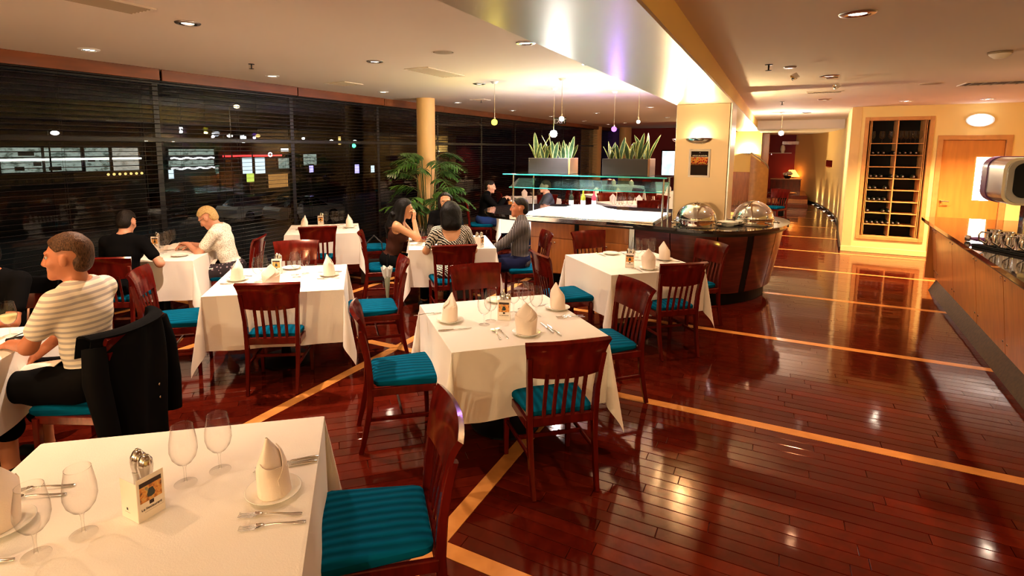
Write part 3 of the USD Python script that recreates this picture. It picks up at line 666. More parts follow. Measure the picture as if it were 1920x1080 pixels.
def napkin(loc, lab, rz=0):                            # folded bishop's-mitre napkin standing on a plate
    n = thing('folded_napkin', lab, 'napkin', loc, rz, 'standing folded napkins', sc=(1.22, 1.2, 1.12))
    W_ = lambda v: np.interp(v, [0, .5, .62, .8, 1], [.046, .056, .057, .034, .002])
    D_ = lambda v: np.interp(v, [0, .5, .8, 1], [.042, .036, .014, .003])
    Hn = .168
    def body(u, v):
        a = u * 2 * PI; return np.stack([W_(v) * np.sin(a) * (1 + .04 * np.cos(3 * a)), -D_(v) * np.cos(a) + .012 * v, Hn * v + .0 * a], -1)
    put('pointed_body', grid(body, 33, 20), 'napkin', n, 45)
    def pocket(u, v):
        a = (u - .5) * 2 * 1.95; top = .082 + .034 * np.abs(u - .5) * 2 - .012 * (u > .5); z = top * v; vv = z / Hn
        return np.stack([(W_(vv) + .0035) * np.sin(a), -(D_(vv) + .0045) * np.cos(a) + .012 * vv, z], -1)
    put('front_pocket', grid(pocket, 26, 8, .0028), 'napkin', n, 45)
    def flap(u, v):
        a = -.9 + 1.5 * v + .05; z = .05 + .075 * v + (u - .5) * .022; vv = z / Hn
        return np.stack([(W_(vv) + .0055) * np.sin(a), -(D_(vv) + .0065) * np.cos(a) + .012 * vv, z], -1)
    put('diagonal_fold', grid(flap, 5, 12, .0025), 'napkin', n, 45)
    return n
def menu_card(loc, lab, rz=0):                          # V-folded card standing on the cloth, its corner towards local -y; the right wing carries the print
    c = thing('menu_card', lab, 'menu card', loc, rz, 'folded menu cards')
    L, H = .085, .140
    wing = lambda s: mv(cbox(0, L, -.0008, .0008, 0, H, .0003), (0, 0, 0), rz=45 if s > 0 else 135)
    put('right_wing', wing(1), 'card', c, False); put('left_wing', mv(cbox(0, L, -.0008, .0008, 0, H - .012, .0003), rz=135), 'card', c, False)
    ph = lambda x0, x1, z0, z1, o=.0012: mv(bx(x0, x1, -o, -.0007, z0, z1), rz=45)
    put('picture', ph(.008, .077, .058, .124), 'menu_photo', c, False)
    put('picture_band', ph(.008, .077, .110, .124, .0015), 'ink', c, False)
    put('picture_vase', mv(lathe([(0, 0), (.010, .003), (.013, .012), (.009, .022), (.006, .03), (0, .03)], 14), (.043, -.0014, .068), s=(1, .05, 1)), 'vase_dark', c, True)
    v, f = c.GetChildren()[-1], None
    place(v, (0, 0, 0), 45)
    put('emblem', ph(.036, .050, .045, .057, .0016), 'ink', c, False)
    t = letters('Le Restaurant', .0072, .0004); put('title', mv(mv(t, rx=90), (.010, -.0009, .032)), 'ink', c, False); place(c.GetChildren()[-1], (0, 0, 0), 45)
    put('small_print', mv(bx(.02, .08, -.0011, -.0007, .024, .0255), rz=45), 'small_ink', c, False)
    put('left_emblem', mv(bx(-.058, -.050, -.0011, -.0007, .03, .038), rz=-45), 'ink', c, False); put('left_print', mv(bx(-.068, -.04, -.0011, -.0007, .022, .0235), rz=-45), 'small_ink', c, False)
    return c
simple('small_ink', (.5, .4, .33), .6); simple('vase_dark', (.012, .02, .016), .3)
mk('menu_photo', {'g': ('texture_coordinate', {}), 'n': ('noise_texture', {'scale': 70, 'detail': 3}), 'rp': ('rgb_ramp', {'ramp': [(.3, (.10, .03, .01)), (.45, (.62, .22, .03)), (.58, (.75, .42, .10)), (.7, (.30, .24, .12))]}), 'p': ('principled_bsdf', {'roughness': .5})},
   [('g.object', 'n.vector'), ('n.fac', 'rp.fac'), ('rp.color', 'p.base_color')], 'p.BSDF')
def grinder(loc, lab, rz=0):
    g = thing('pepper_grinder', lab, 'grinder', loc, rz, 'steel salt and pepper grinders', sc=(1.1, 1.1, 1.2))
    put('body', lathe([(0, 0), (.017, 0), (.018, .01), (.0155, .045), (.0145, .07), (.017, .088), (.0165, .092), (0, .092)], 24), 'satin_steel', g, True)
    put('head', lathe([(.0165, .093), (.0195, .105), (.021, .12), (.019, .136), (.011, .147), (0, .150)], 24), 'steel', g, True)
    put('cap', lathe([(0, .149), (.005, .1495), (.0045, .1535), (0, .154)], 12), 'steel', g, True)
    return g
protos = {}
def item(fn, x, y, rz, lab, z=TT, **k):
    if fn not in protos: protos[fn] = fn((x, y, z), lab, rz, **k)
    else: dup(protos[fn], lab, (x, y, z), rz, **({'sc': SCALE[fn.__name__]} if fn.__name__ in SCALE else {}))
SCALE = {'grinder': (1.1, 1.1, 1.2), 'napkin': (1.22, 1.2, 1.12)}
def ranked(fn, what, table_n, pts, z=TT, rzs=None, where=None):
    order = sorted(range(len(pts)), key=lambda i: px_of((pts[i][0], pts[i][1], z)))
    for r_, i in enumerate(order):
        lab = (f'{what}, {ordw[r_]} on ' if len(pts) > 1 else f'{what} on ') + (where or G[table_n])
        item(fn, pts[i][0], pts[i][1], (rzs[i] if rzs else rng.random() * 360), lab, z)
def cutlery(fn, what, n, segs):                         # (head x, y, handle end x, y)
    pts = [((a + c) / 2, (b + d) / 2) for a, b, c, d in segs]
    ranked(fn, what, n, pts, rzs=[math.degrees(math.atan2(b - d, a - c)) for a, b, c, d in segs])
def cover(cx, cy, ang, n, gap=.13):                     # forks left and knives right of a plate for a diner looking along ang
    d = np.array([math.cos(math.radians(ang)), math.sin(math.radians(ang))]); s = np.array([d[1], -d[0]])
    fk, kn = [], []
    for o in (gap, gap + .026):
        a = np.array([cx, cy]) - s * o; fk.append((*(a + d * .1), *(a - d * .1)))
        a = np.array([cx, cy]) + s * o; kn.append((*(a + d * .1), *(a - d * .1)))
    return fk, kn
glasses = {1: [(-1.726, 1.059), (-1.691, 1.167), (-1.76, .758), (-1.782, .647)], 2: [(-1.62, 3.061), (-1.619, 3.151), (-1.56, 3.388), (-1.54, 3.501), (-1.475, 3.44), (-1.388, 3.383)],
           4: [(-3.881, 3.146), (-3.92, 3.236), (-3.80, 3.485), (-3.76, 3.575), (-3.72, 3.43)], 3: [(-1.196, 5.655), (-1.15, 5.774), (-1.072, 5.631), (-1.257, 5.811), (-1.10, 5.89)],
           6: [(-5.81, 6.109), (-5.72, 6.20), (-5.86, 6.02), (-5.70, 6.07)], 7: [(-5.858, 3.494), (-5.92, 3.572), (-6.083, 3.737), (-6.149, 3.829), (-5.99, 3.66)], 5: [(-3.576, 5.26), (-3.75, 5.43), (-3.70, 5.57), (-3.62, 5.47)]}
for k, p in glasses.items(): ranked(wine_glass, 'empty wine glass' if k not in (5,) else 'wine glass', k, p)
item(wine_glass, -4.092, 1.479, 0, "wine glass with white wine on the striped-shirt woman's table")
plates = {1: [(-1.418, 1.168), (-2.015, .651)], 2: [(-1.858, 3.02), (-1.306, 3.03), (-1.326, 3.634), (-1.79, 3.60)], 4: [(-4.089, 3.099), (-3.515, 3.621), (-3.62, 3.06), (-4.03, 3.66)], 3: [(-1.015, 5.293), (-.962, 5.822), (-1.53, 5.86)], 6: [(-5.416, 6.025), (-5.90, 5.62)]}
face = {1: [215, 40], 2: [45, 135, 225, 315], 4: [40, 222, 130, 310], 3: [134, 222, 316], 6: [222, 42]}
for k, p in plates.items():
    ranked(plate, 'white side plate under a napkin', k, p)
    if k == 2: p = p[:3]
    if k == 4: p = p[:3]
    if k == 3: p = p[:2]
    ranked(napkin, 'pointed white mitre napkin', k, p, z=TT + .0092, rzs=[a - 90 + 0 for a in face[k]])
ranked(plate, 'used white plate', 7, [(-5.56, 3.53)]); 
cards = {1: (-1.66, .863, 46), 2: (-1.588, 3.193, -25), 4: (-4.022, 3.417, -17), 3: (-1.231, 5.256, -35), 6: (-6.013, 5.997, -17), 7: (-6.26, 3.64, -17), 5: (-2.957, 5.491, 45)}
for k, (x, y, rz) in cards.items():
    item(menu_card, x, y, rz, f'folded white menu card standing on {G[k]}')
    d = np.array([-math.sin(math.radians(rz)), math.cos(math.radians(rz))]); s = np.array([d[1], -d[0]]); b = np.array([x, y]) + d * .065
    if k == 1: gp = [(-1.765, .93), (-1.715, .925)]
    else: gp = [tuple(b - s * .025), tuple(b + s * .028)]
    ranked(grinder, 'steel grinder behind the menu card', k, gp)
cutlery(fork, 'steel fork', 1, [(-1.434, 1.022, -1.235, 1.143), (-1.372, .985, -1.205, 1.118), (-2.19, .757, -2.06, .86), (-2.163, .722, -2.03, .82)])
cutlery(knife, 'steel knife', 1, [(-1.60, 1.222, -1.432, 1.408), (-1.585, 1.20, -1.414, 1.385), (-1.975, .474, -1.818, .602)])
cutlery(fork, 'steel fork', 2, [(-1.538, 3.008, -1.392, 2.85), (-1.515, 3.035, -1.36, 2.885), (-1.261, 3.439, -1.11, 3.562), (-1.24, 3.415, -1.09, 3.535), (-2.008, 3.13, -2.13, 3.0)])
cutlery(knife, 'steel knife', 2, [(-1.314, 3.278, -1.16, 3.12), (-1.25, 3.25, -1.105, 3.10), (-1.66, 2.958, -1.81, 2.81), (-1.463, 3.636, -1.37, 3.80)])
for k, ids in ((4, (0, 1, 2)), (3, (0, 1, 2)), (6, (0, 1))):
    F_, K_ = [], []
    for i in ids:
        a, b = cover(*plates[k][i], face[k][i], k); F_ += a[:1]; K_ += b[:1]
    cutlery(fork, 'steel fork', k, F_); cutlery(knife, 'steel knife', k, K_)
# things left on the occupied tables
wv = thing('white_wine', "pale wine in the glass on the striped-shirt woman's table", 'wine', (-4.092, 1.479, TT))
put('wine_surface', lathe([(0, .0745), (.0229, .0825), (.0370, .1005), (.0437, .125), (.0436, .134), (0, .134)], 24), 'white_wine', wv, True)
rv = thing('red_wine', "red wine in the nearest glass on the four talking diners' table", 'wine', (-3.576, 5.26, TT))
put('wine_surface', lathe([(0, .0745), (.0229, .0825), (.0370, .1005), (.0432, .120), (0, .120)], 24), 'red_wine', rv, True)
gl = thing('sunglasses', "dark folded glasses on the striped-shirt woman's table", 'glasses', (-3.93, 1.47, TT), 60)
put('case', mv(lathe([(0, -.075), (.018, -.07), (.026, -.03), (.026, .03), (.018, .07), (0, .075)], 16), (0, 0, .014), ry=90, s=(.5, 1, 1)), 'black_gloss', gl, True)
put('temple', tube([(-.07, .03, .01), (0, .05, .03), (.06, .04, .035), (.08, .02, .02)], .003, 6), 'black_gloss', gl, True)
def crumple(label, loc, rz, sx, sy, h, seed):
    r = np.random.default_rng(seed); ph = r.uniform(0, 6, 6)
    def f(u, v):
        x, y = (u - .5) * 2, (v - .5) * 2; e = np.clip(1 - np.maximum(abs(x), abs(y)) ** 4, 0, 1)
        z = h * e * (.55 + .25 * np.sin(5 * x + 3 * y + ph[0]) + .2 * np.sin(7 * y - 4 * x + ph[1])) + .004
        return np.stack([x * sx * (1 + .08 * np.sin(3 * y + ph[2])), y * sy * (1 + .1 * np.sin(4 * x + ph[3])), z], -1)
    return put('crumpled_napkin', grid(f, 26, 26, .003), 'napkin', None, 60, label, cat='napkin', loc=loc, rz=rz)
crumple("crumpled white napkin in front of the blond woman's hands", (-6.02, 3.80, TT), 40, .15, .10, .06, 3)
# ================================================================== BUFFET
CT = .95
front = [(-4.05, 7.85), (-3.98, 7.45), (-3.72, 7.14), (-3.35, 7.02), (-2.9, 7.0), (-2.2, 7.0), (-1.6, 6.97), (-1.15, 6.86), (-.8, 6.76), (-.55, 6.78), (-.32, 6.90), (-.12, 7.13), (.05, 7.40), (.17, 7.72), (.22, 8.05), (.19, 8.4), (.06, 8.70), (-.2, 8.92), (-.6, 9.0), (-1.5, 9.0), (-3.3, 8.85), (-3.75, 8.65), (-4.0, 8.3)]
def smooth_closed(P, k=2):
    P = np.array(P, float)
    for _ in range(k):                                  # Chaikin corner cutting
        Q = np.roll(P, -1, 0); P = np.stack([.75 * P + .25 * Q, .25 * P + .75 * Q], 1).reshape(-1, 2)
    return P
outline = smooth_closed(front)
def inset(P, d): g = Polygon(P).buffer(-d); return np.array(g.exterior.coords)[:-1][::(1 if g.exterior.is_ccw else -1)]
bf = thing('buffet_counter', 'long curved buffet counter with black granite top and tapering red wood end', 'buffet')
put('counter_top', ext(outline if Polygon(outline).exterior.is_ccw else outline[::-1], CT - .035, CT), 'granite', bf, 30)
put('top_trim', ext(inset(outline, .035), CT - .075, CT - .036), 'dark_metal', bf, 30)
# tapered hull of the rounded right end
hx = [p for p in inset(outline, .06) if p[0] > -1.62]
hx = np.array(hx); c0 = np.array([-.85, 7.9]); i0 = int(np.argmin(hx[:, 0] * 1 + hx[:, 1] * .2))
ang = np.unwrap(np.arctan2(hx[:, 1] - c0[1], hx[:, 0] - c0[0])); hx = hx[np.argsort(np.mod(np.arctan2(hx[:, 1] - c0[1], hx[:, 0] - c0[0]) + 2.35, 2 * PI))]
def hullwall(u, v):
    t = u * (len(hx) - 1); i = np.clip(t.astype(int), 0, len(hx) - 2); f = (t - i)[..., None]
    p = hx[i] * (1 - f) + hx[i + 1] * f; d = p - c0; n = d / np.linalg.norm(d, axis=-1, keepdims=True)
    p = p - n * (.12 * (1 - v[..., None]) ** 1.15 + .02)
    return np.concatenate([p, (.16 + (CT - .075 - .16) * v)[..., None]], -1)
us = int(np.argmin(np.hypot(hx[:, 0] + .22, hx[:, 1] - 7.12))) / (len(hx) - 1)
cuts = sorted([0, us * .36, us * .72, us - .012, us + .012, us + (1 - us) * .22, us + (1 - us) * .45, us + (1 - us) * .7, 1.0])
for a, b in zip(cuts[:-1], cuts[1:]):
    if b - a < .03: put('seam', grid(lambda u, v: hullwall(a + (b - a) * u, v), 3, 6, .012), 'black', bf, False, label='black vertical seam')
    else: put('curved_panel', grid(lambda u, v: hullwall(a + .002 + (b - a - .004) * u, v), 16, 6, .02), 'buffet_red', bf, 40)
core = inset(outline, .26); core = np.array([p for p in core if True])
put('core', ext(core[np.array([True] * len(core))], .0, .16), 'black', bf, False, label='black recessed plinth')
put('inner_body', ext(inset(np.array(Polygon(outline).intersection(sbox(-3.0, 0, 1, 12)).exterior.coords)[:-1], .34), .16, CT - .075), 'black', bf, False)
# cabinet front
cab = [(-3.02, -2.36), (-2.36, -2.32), (-2.32, -1.60)]
put('carcass', cbox(-3.02, -1.62, 7.12, 8.8, .15, CT - .075, .003), 'counter_wood', bf)
for x0, x1 in ((-3.01, -2.37), (-2.30, -1.63)):
    put('drawer_front', cbox(x0, x1, 7.10, 7.119, .66, .865, .003), 'counter_wood', bf)
    xm = (x0 + x1) / 2
    for a, b, s in ((x0, xm - .002, 1), (xm + .002, x1, -1)):
        dr = put('cabinet_door', cbox(a, b, 7.10, 7.119, .165, .652, .003), 'counter_wood', bf)
        put('knob', mv(lathe([(0, 0), (.007, 0), (.006, .012), (.015, .02), (.013, .028), (0, .03)], 14), ((xm - s * .05), 7.10, .60), rx=90), 'steel', dr, True)
put('divider', cbox(-2.36, -2.31, 7.095, 7.12, .15, .87, .003), 'black', bf); put('end_post', cbox(-1.62, -1.55, 7.07, 7.2, .15, .87, .004), 'satin_steel', bf)
put('front_rail', cbox(-3.3, -1.55, 6.985, 7.01, CT - .055, CT + .006, .004), 'steel', bf, label='bright steel rail along the front edge')
# ice display and sneeze guard
mk('ice_white', {'p': ('principled_bsdf', {'base_color': (.9, .92, .97), 'roughness': .35}), 'tc': ('texture_coordinate', {}), 'v': ('voronoi_texture', {'scale': 45}), 'bp': ('bump', {'strength': .7, 'distance': .02})}, [('tc.object', 'v.vector'), ('v.distance', 'bp.height'), ('bp.normal', 'p.normal')], 'p.BSDF')
ic = thing('ice_display', 'long bed of brilliantly lit white ice in the buffet top', 'food display', (0, 0, CT))
put('tray_rim', join([cbox(-3.22, -1.3, 7.06, 7.085, .0005, .02, .003), cbox(-3.22, -1.3, 8.28, 8.305, .0005, .02, .003), cbox(-3.22, -3.195, 7.06, 8.305, .0005, .02, .003), cbox(-1.325, -1.3, 7.06, 8.305, .0005, .02, .003)]), 'steel', ic)
def ice(u, v):
    x = -3.19 + 1.86 * u; y = 7.09 + 1.185 * v
    h = .012 + .10 * np.exp(-((x + 2.45) / .42) ** 2 - ((y - 7.95) / .25) ** 2) + .012 * np.sin(17 * x) * np.sin(13 * y + 1)
    e = np.clip(np.minimum(np.minimum(u, 1 - u) * 18, np.minimum(v, 1 - v) * 12), 0, 1); return np.stack([x, y, .002 + np.maximum(h, .006) * e], -1)
put('ice_bed', grid(ice, 70, 40), 'ice_white', ic, True)
GZ = 1.535
sg = thing('sneeze_guard', 'teal tinted glass sneeze guard over the ice display', 'glass screen', (0, 0, 0))
for x, y in ((-3.34, 7.2), (-3.20, 7.62), (-1.24, 7.2), (-1.24, 7.62)): put('post', cyl(x, y, CT + .0005, GZ - .013, .013, 12), 'steel', sg)
put('top_shelf', cbox(-3.47, -1.19, 7.13, 7.85, GZ - .012, GZ, .002), 'sneeze_glass', sg, False); put('shelf_edge', cbox(-3.47, -1.19, 7.115, 7.1295, GZ - .014, GZ + .003, .002), 'teal_edge', sg, label='glowing teal glass edge')
fp = grid(lambda u, v: np.stack([-3.43 + 2.2 * u, 7.26 + .34 * v + 0 * u, 1.335 + .115 * v + 0 * u], -1), 2, 2, .010)
put('sloped_pane', fp, 'sneeze_glass', sg, False); put('pane_edge', cbox(-3.43, -1.23, 7.246, 7.258, 1.327, 1.339, .002), 'teal_edge', sg)
# planters with snake plants on the glass shelf
def planter(x0, x1, lab, seeds, label_plant):
    y0, y1 = 7.42, 7.78; t = thing('planter_box', lab, 'planter', ((x0 + x1) / 2, (y0 + y1) / 2, GZ + .001)); w, d = (x1 - x0) / 2, (y1 - y0) / 2
    put('front_panel', cbox(-w, w - .03, -d, -d + .015, 0, .225, .003), 'zinc_planter', t); put('back_panel', cbox(-w, w - .03, d - .015, d, 0, .225, .003), 'zinc_planter', t)
    put('side_panel', cbox(-w, -w + .015, -d + .016, d - .016, 0, .225, .003), 'zinc_planter', t); put('side_panel', cbox(w - .029, w, -d, d, 0, .228, .003), 'planter_end', t, label='brown wooden end panel')
    put('soil', bx(-w + .016, w - .03, -d + .016, d - .016, .004, .19), 'soil', t)
    for i, (ox, h, n) in enumerate(seeds):
        s = thing('snake_plant', f'variegated snake plant, {ordw[i]} in {label_plant}', 'plant', ((x0 + x1) / 2 + ox, (y0 + y1) / 2 + rng.uniform(-.05, .05), GZ + .191), group=None)
        for k in range(n):
            a = rng.uniform(0, 2 * PI); ln = 1.12 * h * rng.uniform(.6, 1.08); lean = rng.uniform(.10, .55); wd = rng.uniform(.024, .034); cv = rng.uniform(.3, 1.4)
            ox_, oy_ = .02 * math.cos(a), .02 * math.sin(a); q = rng.uniform(0, PI)
            def bl(u, v, e=0.0, o=0.0):
                s_ = (u - .5) * 2; r = ln * v; out = lean * ln * v ** (1 + cv * .4); w_ = (wd * (1 + e)) * np.clip(np.sin(PI * (.18 + .82 * v) ** 1.2), 0.02, 1) ** .7 
                cx = ox_ + out * math.cos(a); cy = oy_ + out * math.sin(a)
                return np.stack([cx + s_ * w_ * math.cos(q), cy + s_ * w_ * math.sin(q), r * math.cos(lean * .6) - .005 + .008 * (abs(s_) - 1) * 0], -1)
            lf = put('leaf', grid(bl, 5, 12, .004), 'snake_leaf', s, True)
            for sd in (0, 1):
                ed = lambda u, v: bl(sd * (1.0) + (u - .5) * .22, v)
                put('leaf_edge', grid(ed, 3, 12, .0052), 'snake_edge', lf, True, label='yellow leaf margin' if k == 0 and sd == 0 else None)
planter(-3.20, -2.56, 'dark planter box on the left half of the glass shelf', [(-.26, .36, 6), (-.12, .25, 5), (.02, .34, 6), (.14, .28, 5), (.25, .30, 5)], 'the left planter')
planter(-2.10, -1.46, 'dark planter box on the right half of the glass shelf', [(-.25, .24, 5), (-.12, .30, 5), (.02, .28, 5), (.12, .33, 6), (.24, .33, 5)], 'the right planter')
# chafing domes, plates, bottles
def chafer(x, y, rz, lab, r):
    c = thing('chafing_dish', lab, 'chafing dish', (x, y, CT + .0005), rz, 'round roll-top chafing dishes')
    put('water_pan', lathe([(0, 0), (r * .98, 0), (r, .01), (r, .06), (r * 1.03, .065), (r * 1.03, .078), (r * .97, .08), (0, .08)], 56), 'chrome', c, 30)
    put('dome_lid', lathe([(r * .985 * math.cos(a), .081 + r * .93 * math.sin(a)) if a < 1.56 else (0, .081 + r * .93) for a in np.linspace(0, PI / 2, 18)], 64), 'chrome', c, True)
    put('lid_band', lathe([(r * .99, .082), (r * 1.01, .084), (r * 1.01, .1), (r * .985, .102)], 56), 'steel', c, True)
    put('seam_band', sweep([(0, math.cos(a) * r * .99, .082 + r * .935 * math.sin(a)) for a in np.linspace(.05, PI - .05, 24)], [(.006, -.001), (.006, .003), (-.006, .003), (-.006, -.001)], upv=(0, 1, 0)), 'steel', c, True)
    for a in (-20, 30, 150, 200):
        put('side_knob', mv(join([cyl(0, 0, 0, .04, .011, 10), ball((0, 0, .05), .018, 12)]), (r * math.cos(math.radians(a)), r * math.sin(math.radians(a)), .045), ry=90, rz=a), 'chrome', c, True)
    put('handle', mv(tube([(-.06, 0, 0), (-.05, -.04, .01), (.05, -.04, .01), (.06, 0, 0)], .007, 8), (0, -r * .97, .12)), 'chrome', c, True)
    return c
ch = chafer(-.82, 7.12, 8, 'chrome domed chafing dish on the left, in front of the metal pillar', .235)
dup(ch, 'chrome domed chafing dish on the right, beside the stacked plates', (-.21, 7.62, CT + .0005), -25)
for i in range(3):
    p_ = thing('dinner_plate', f'white dinner plate, {("lowest", "middle", "top")[i]} of the stack between the chafing domes', 'plate', (-.48, 7.40 - 0 * i, CT + .001 + .013 * i), group=None, sc=(1.35, 1.35, 1.2))
    put('dish', lathe(plate_prof, 44), 'china', p_, True); put('foot_ring', lathe([(.045, 0), (.052, 0), (.05, .0065), (.046, .0065)], 30), 'china', p_, True)
def bottle(x, y, z, mat, lab, cap='dark_metal', band='white_paint'):
    b = thing('bottle', lab, 'bottle', (x, y, z))
    put('glass_body', lathe([(0, 0), (.036, .002), (.0375, .02), (.0375, .165), (.03, .19), (.014, .215), (.0125, .262), (.014, .264), (.014, .275), (0, .275)], 24), mat, b, True)
    put('label_band', lathe([(.0378, .05), (.0382, .05), (.0382, .12), (.0378, .12)], 24), band, b, True); put('cork_foil', lathe([(.0145, .24), (.0146, .277), (0, .2772)], 16), cap, b, True)
simple('green_bottle', (.20, .22, .02), .08); simple('dark_bottle', (.008, .012, .008), .08); simple('pink_bottle', (.55, .04, .06), .08)
bottle(-2.87, 8.42, CT + .0005, 'dark_bottle', 'dark wine bottle at the back of the ice display'); bottle(-2.70, 8.50, CT + .0005, 'green_bottle', 'yellow-green bottle at the back of the ice display', 'green_bottle'); bottle(-2.54, 8.56, CT + .0005, 'pink_bottle', 'pink-red bottle at the back of the ice display', 'pink_bottle')
for i, (x, y) in enumerate(((-2.18, 8.45), (-2.1, 8.52), (-2.02, 8.42), (-2.12, 8.38), (-1.95, 8.5))):
    item(wine_glass, x, y, 0, f'stemmed glass at the back of the buffet right of the bottles, {ordw[i]}', CT + .0005)

for i, (x, y) in enumerate(((-.50, 8.5), (-.40, 8.45), (-.30, 8.5), (-.36, 8.6), (-.46, 8.62))):
    item(wine_glass, x, y, 0, f'stemmed glass on the buffet behind the right chafing dome, {ordw[i]}', CT + .0005)

# ================================================================== POSTER ON THE PILLAR
po = thing('framed_poster', 'cream framed dark poster with red flowers on the metal pillar', 'picture', (-.861, PY0 - .001, 1.712))
w, h = .128, .178
put('frame', join([cbox(-w, -w + .026, -.018, 0, -h, h, .002), cbox(w - .026, w, -.018, 0, -h, h, .002), cbox(-w + .024, w - .024, -.018, 0, h - .026, h, .002), cbox(-w + .024, w - .024, -.018, 0, -h, -h + .026, .002)]), 'card', po)
mk('poster_print', {'tc': ('texture_coordinate', {}), 'sx': ('separate_xyz', {}), 'n': ('noise_texture', {'scale': 55, 'detail': 2}), 'fl': ('rgb_ramp', {'ramp': [(.35, (.05, .02, .01)), (.45, (.75, .06, .02)), (.55, (.85, .35, .05)), (.65, (.55, .42, .08))]}),
   'z': ('rgb_ramp', {'ramp': [(0, (0, 0, 0)), (.42, (0, 0, 0)), (.55, (1, 1, 1)), (.74, (1, 1, 1)), (.77, (0, 0, 0)), (1, (0, 0, 0))]}), 'mr': ('map_range', {'from_min': -.16, 'from_max': .16, 'clamp': True}), 'mx': ('mix', {'mix_type': 'mix', 'color1': (.022, .010, .007)}), 'p': ('principled_bsdf', {'roughness': .6, 'specular_ior_level': .1})},
   [('tc.object', 'sx.vector'), ('sx.z', 'mr.value'), ('mr.result', 'z.fac'), ('z.color', 'mx.fac'), ('tc.object', 'n.vector'), ('n.fac', 'fl.fac'), ('fl.color', 'mx.color2'), ('mx.color', 'p.base_color')], 'p.BSDF')
put('print', bx(-w + .026, w - .026, -.008, -.002, -h + .026, h - .026), 'poster_print', po, False)
put('heading', join([bx(-.085 + .0125 * i, -.085 + .0125 * i + rng.uniform(.006, .010), -.0088, -.0081, .092, .098 + rng.uniform(.002, .007)) for i in range(14)]), 'card', po, False)
put('heading_rule', bx(-w + .028, w - .028, -.0088, -.0081, .078, .082), 'card', po, False); put('heading_mark', bx(-.006, .008, -.0088, -.0081, .132, .138), 'card', po, False)
# ================================================================== RIGHT SIDE: COUNTER, WINE RACK, COFFEE MACHINE
KT = .98
def kx(y): return 1.565 + (y - 5.04) * .0517            # front edge of the slab
sk = thing('service_counter', 'long service counter on the right with black granite top and orange wood panels', 'counter')
edge = [(kx(y), y) for y in (1.0, 3, 5, 7, 9.0)] + [(kx(9.0) + .02, 9.33), (kx(9) + .10, 9.42)]
put('counter_top', ext([(2.95, 1.0)][::-1] + edge + [(2.95, 9.38)], KT - .04, KT) if False else ext((edge + [(2.95, 9.42), (2.95, 1.0)])[::-1], KT - .04, KT), 'granite', sk, 30)
put('edge_trim', ext(([(x + .03, y) for x, y in edge] + [(2.94, 9.34), (2.94, 1.0)])[::-1], KT - .07, KT - .041), 'dark_metal', sk, 30)
joints = [1.0, 2.0, 3.02, 4.04, 5.05, 6.04, 7.0, 8.08, 9.08, 9.33]
T0, T1z, B0, B1z = .115, .905, .20, .165               # the front leans back slightly towards the floor
def face(y, z): t = (T1z - z) / (T1z - B1z); return kx(y) + T0 + (B0 - T0) * t
for k, (a, b) in enumerate(zip(joints[:-1], joints[1:])):
    a += .006; b -= .006; th = .022
    v = np.array([[face(a, B1z), a, B1z], [face(a, B1z) + th, a, B1z], [face(b, B1z) + th, b, B1z], [face(b, B1z), b, B1z], [face(a, T1z), a, T1z], [face(a, T1z) + th, a, T1z], [face(b, T1z) + th, b, T1z], [face(b, T1z), b, T1z]])
    p = put('front_panel', (v, BOXF), 'counter_wood', sk, False)
    sc = []
    for y in (a + .055, b - .055):
        for z in (T1z - .09, B1z + .10): sc.append(mv(lathe([(.011, 0), (.010, .004), (.004, .005), (0, .004)], 12), (face(y, z), y, z), ry=-90))
    for s_ in sc: put('screw', s_, 'steel', p, True)
by = joints[-1]
put('back_body', ext([(kx(1) + B0 + .04, 1.0), (2.9, 1.0), (2.9, by), (kx(by) + B0 + .04, by)], .10, KT - .07), 'black', sk, False)
put('end_panel', prism([(kx(by) + .1, by), (2.9, by), (2.9, by + .02), (kx(by) + .1, by + .02)], .15, KT - .07), 'counter_wood', sk, False)
q = lambda y, z0, z1, x0, x1: [[x0, y, z0], [x1, y, z0]]
v = np.array([[kx(1) + .135, 1, 0], [2.8, 1, 0], [2.8, by - .1, 0], [kx(by) + .135, by - .1, 0], [kx(1) + B0 + .01, 1, .163], [2.8, 1, .163], [2.8, by - .1, .163], [kx(by) + B0 + .01, by - .1, .163]])
put('plinth', (v, BOXF), 'stone_kick', sk, False)
# coffee machine hanging over the counter on its post
cm = thing('coffee_machine', 'dark glass fronted chrome coffee machine standing on the service counter', 'coffee machine', (2.36, 7.22, KT + .0005), 0, sc=(1.12, 1.12, 1.12))
def rbox(hx_, hz, r, y0, y1, n=8):
    P = []
    for cx_, cz_, a0 in ((hx_ - r, hz - r, 0), (-hx_ + r, hz - r, 90), (-hx_ + r, -hz + r, 180), (hx_ - r, -hz + r, 270)):
        for k in range(n + 1): a = math.radians(a0 + 90 * k / n); P.append((cx_ + r * math.cos(a), cz_ + r * math.sin(a)))
    m = ext(P, 0, y1 - y0); vv = m[0]; return np.c_[vv[:, 0], y1 - vv[:, 2], vv[:, 1]], m[1]
cz = .54
simple('bezel_grey', (.30, .29, .26), .4); simple('purple_trim', (.12, .03, .14), .3)
put('casing', mv(rbox(.36, .205, .10, -.10, .42), (0, 0, cz)), 'satin_steel', cm, 40)
put('front_bezel', mv(rbox(.335, .185, .09, -.122, -.1002), (0, 0, cz)), 'bezel_grey', cm, 40)
put('dark_window', mv(rbox(.295, .15, .07, -.128, -.1222), (0, 0, cz + .012)), 'black', cm, 40)
put('side_rim', mv(rbox(.368, .213, .105, .30, .44), (0, 0, cz)), 'purple_trim', cm, 40)
put('column', cbox(-.16, -.08, .02, .12, .035, cz - .20, .006), 'chrome', cm); put('column', cbox(.08, .16, .02, .12, .035, cz - .20, .006), 'chrome', cm)
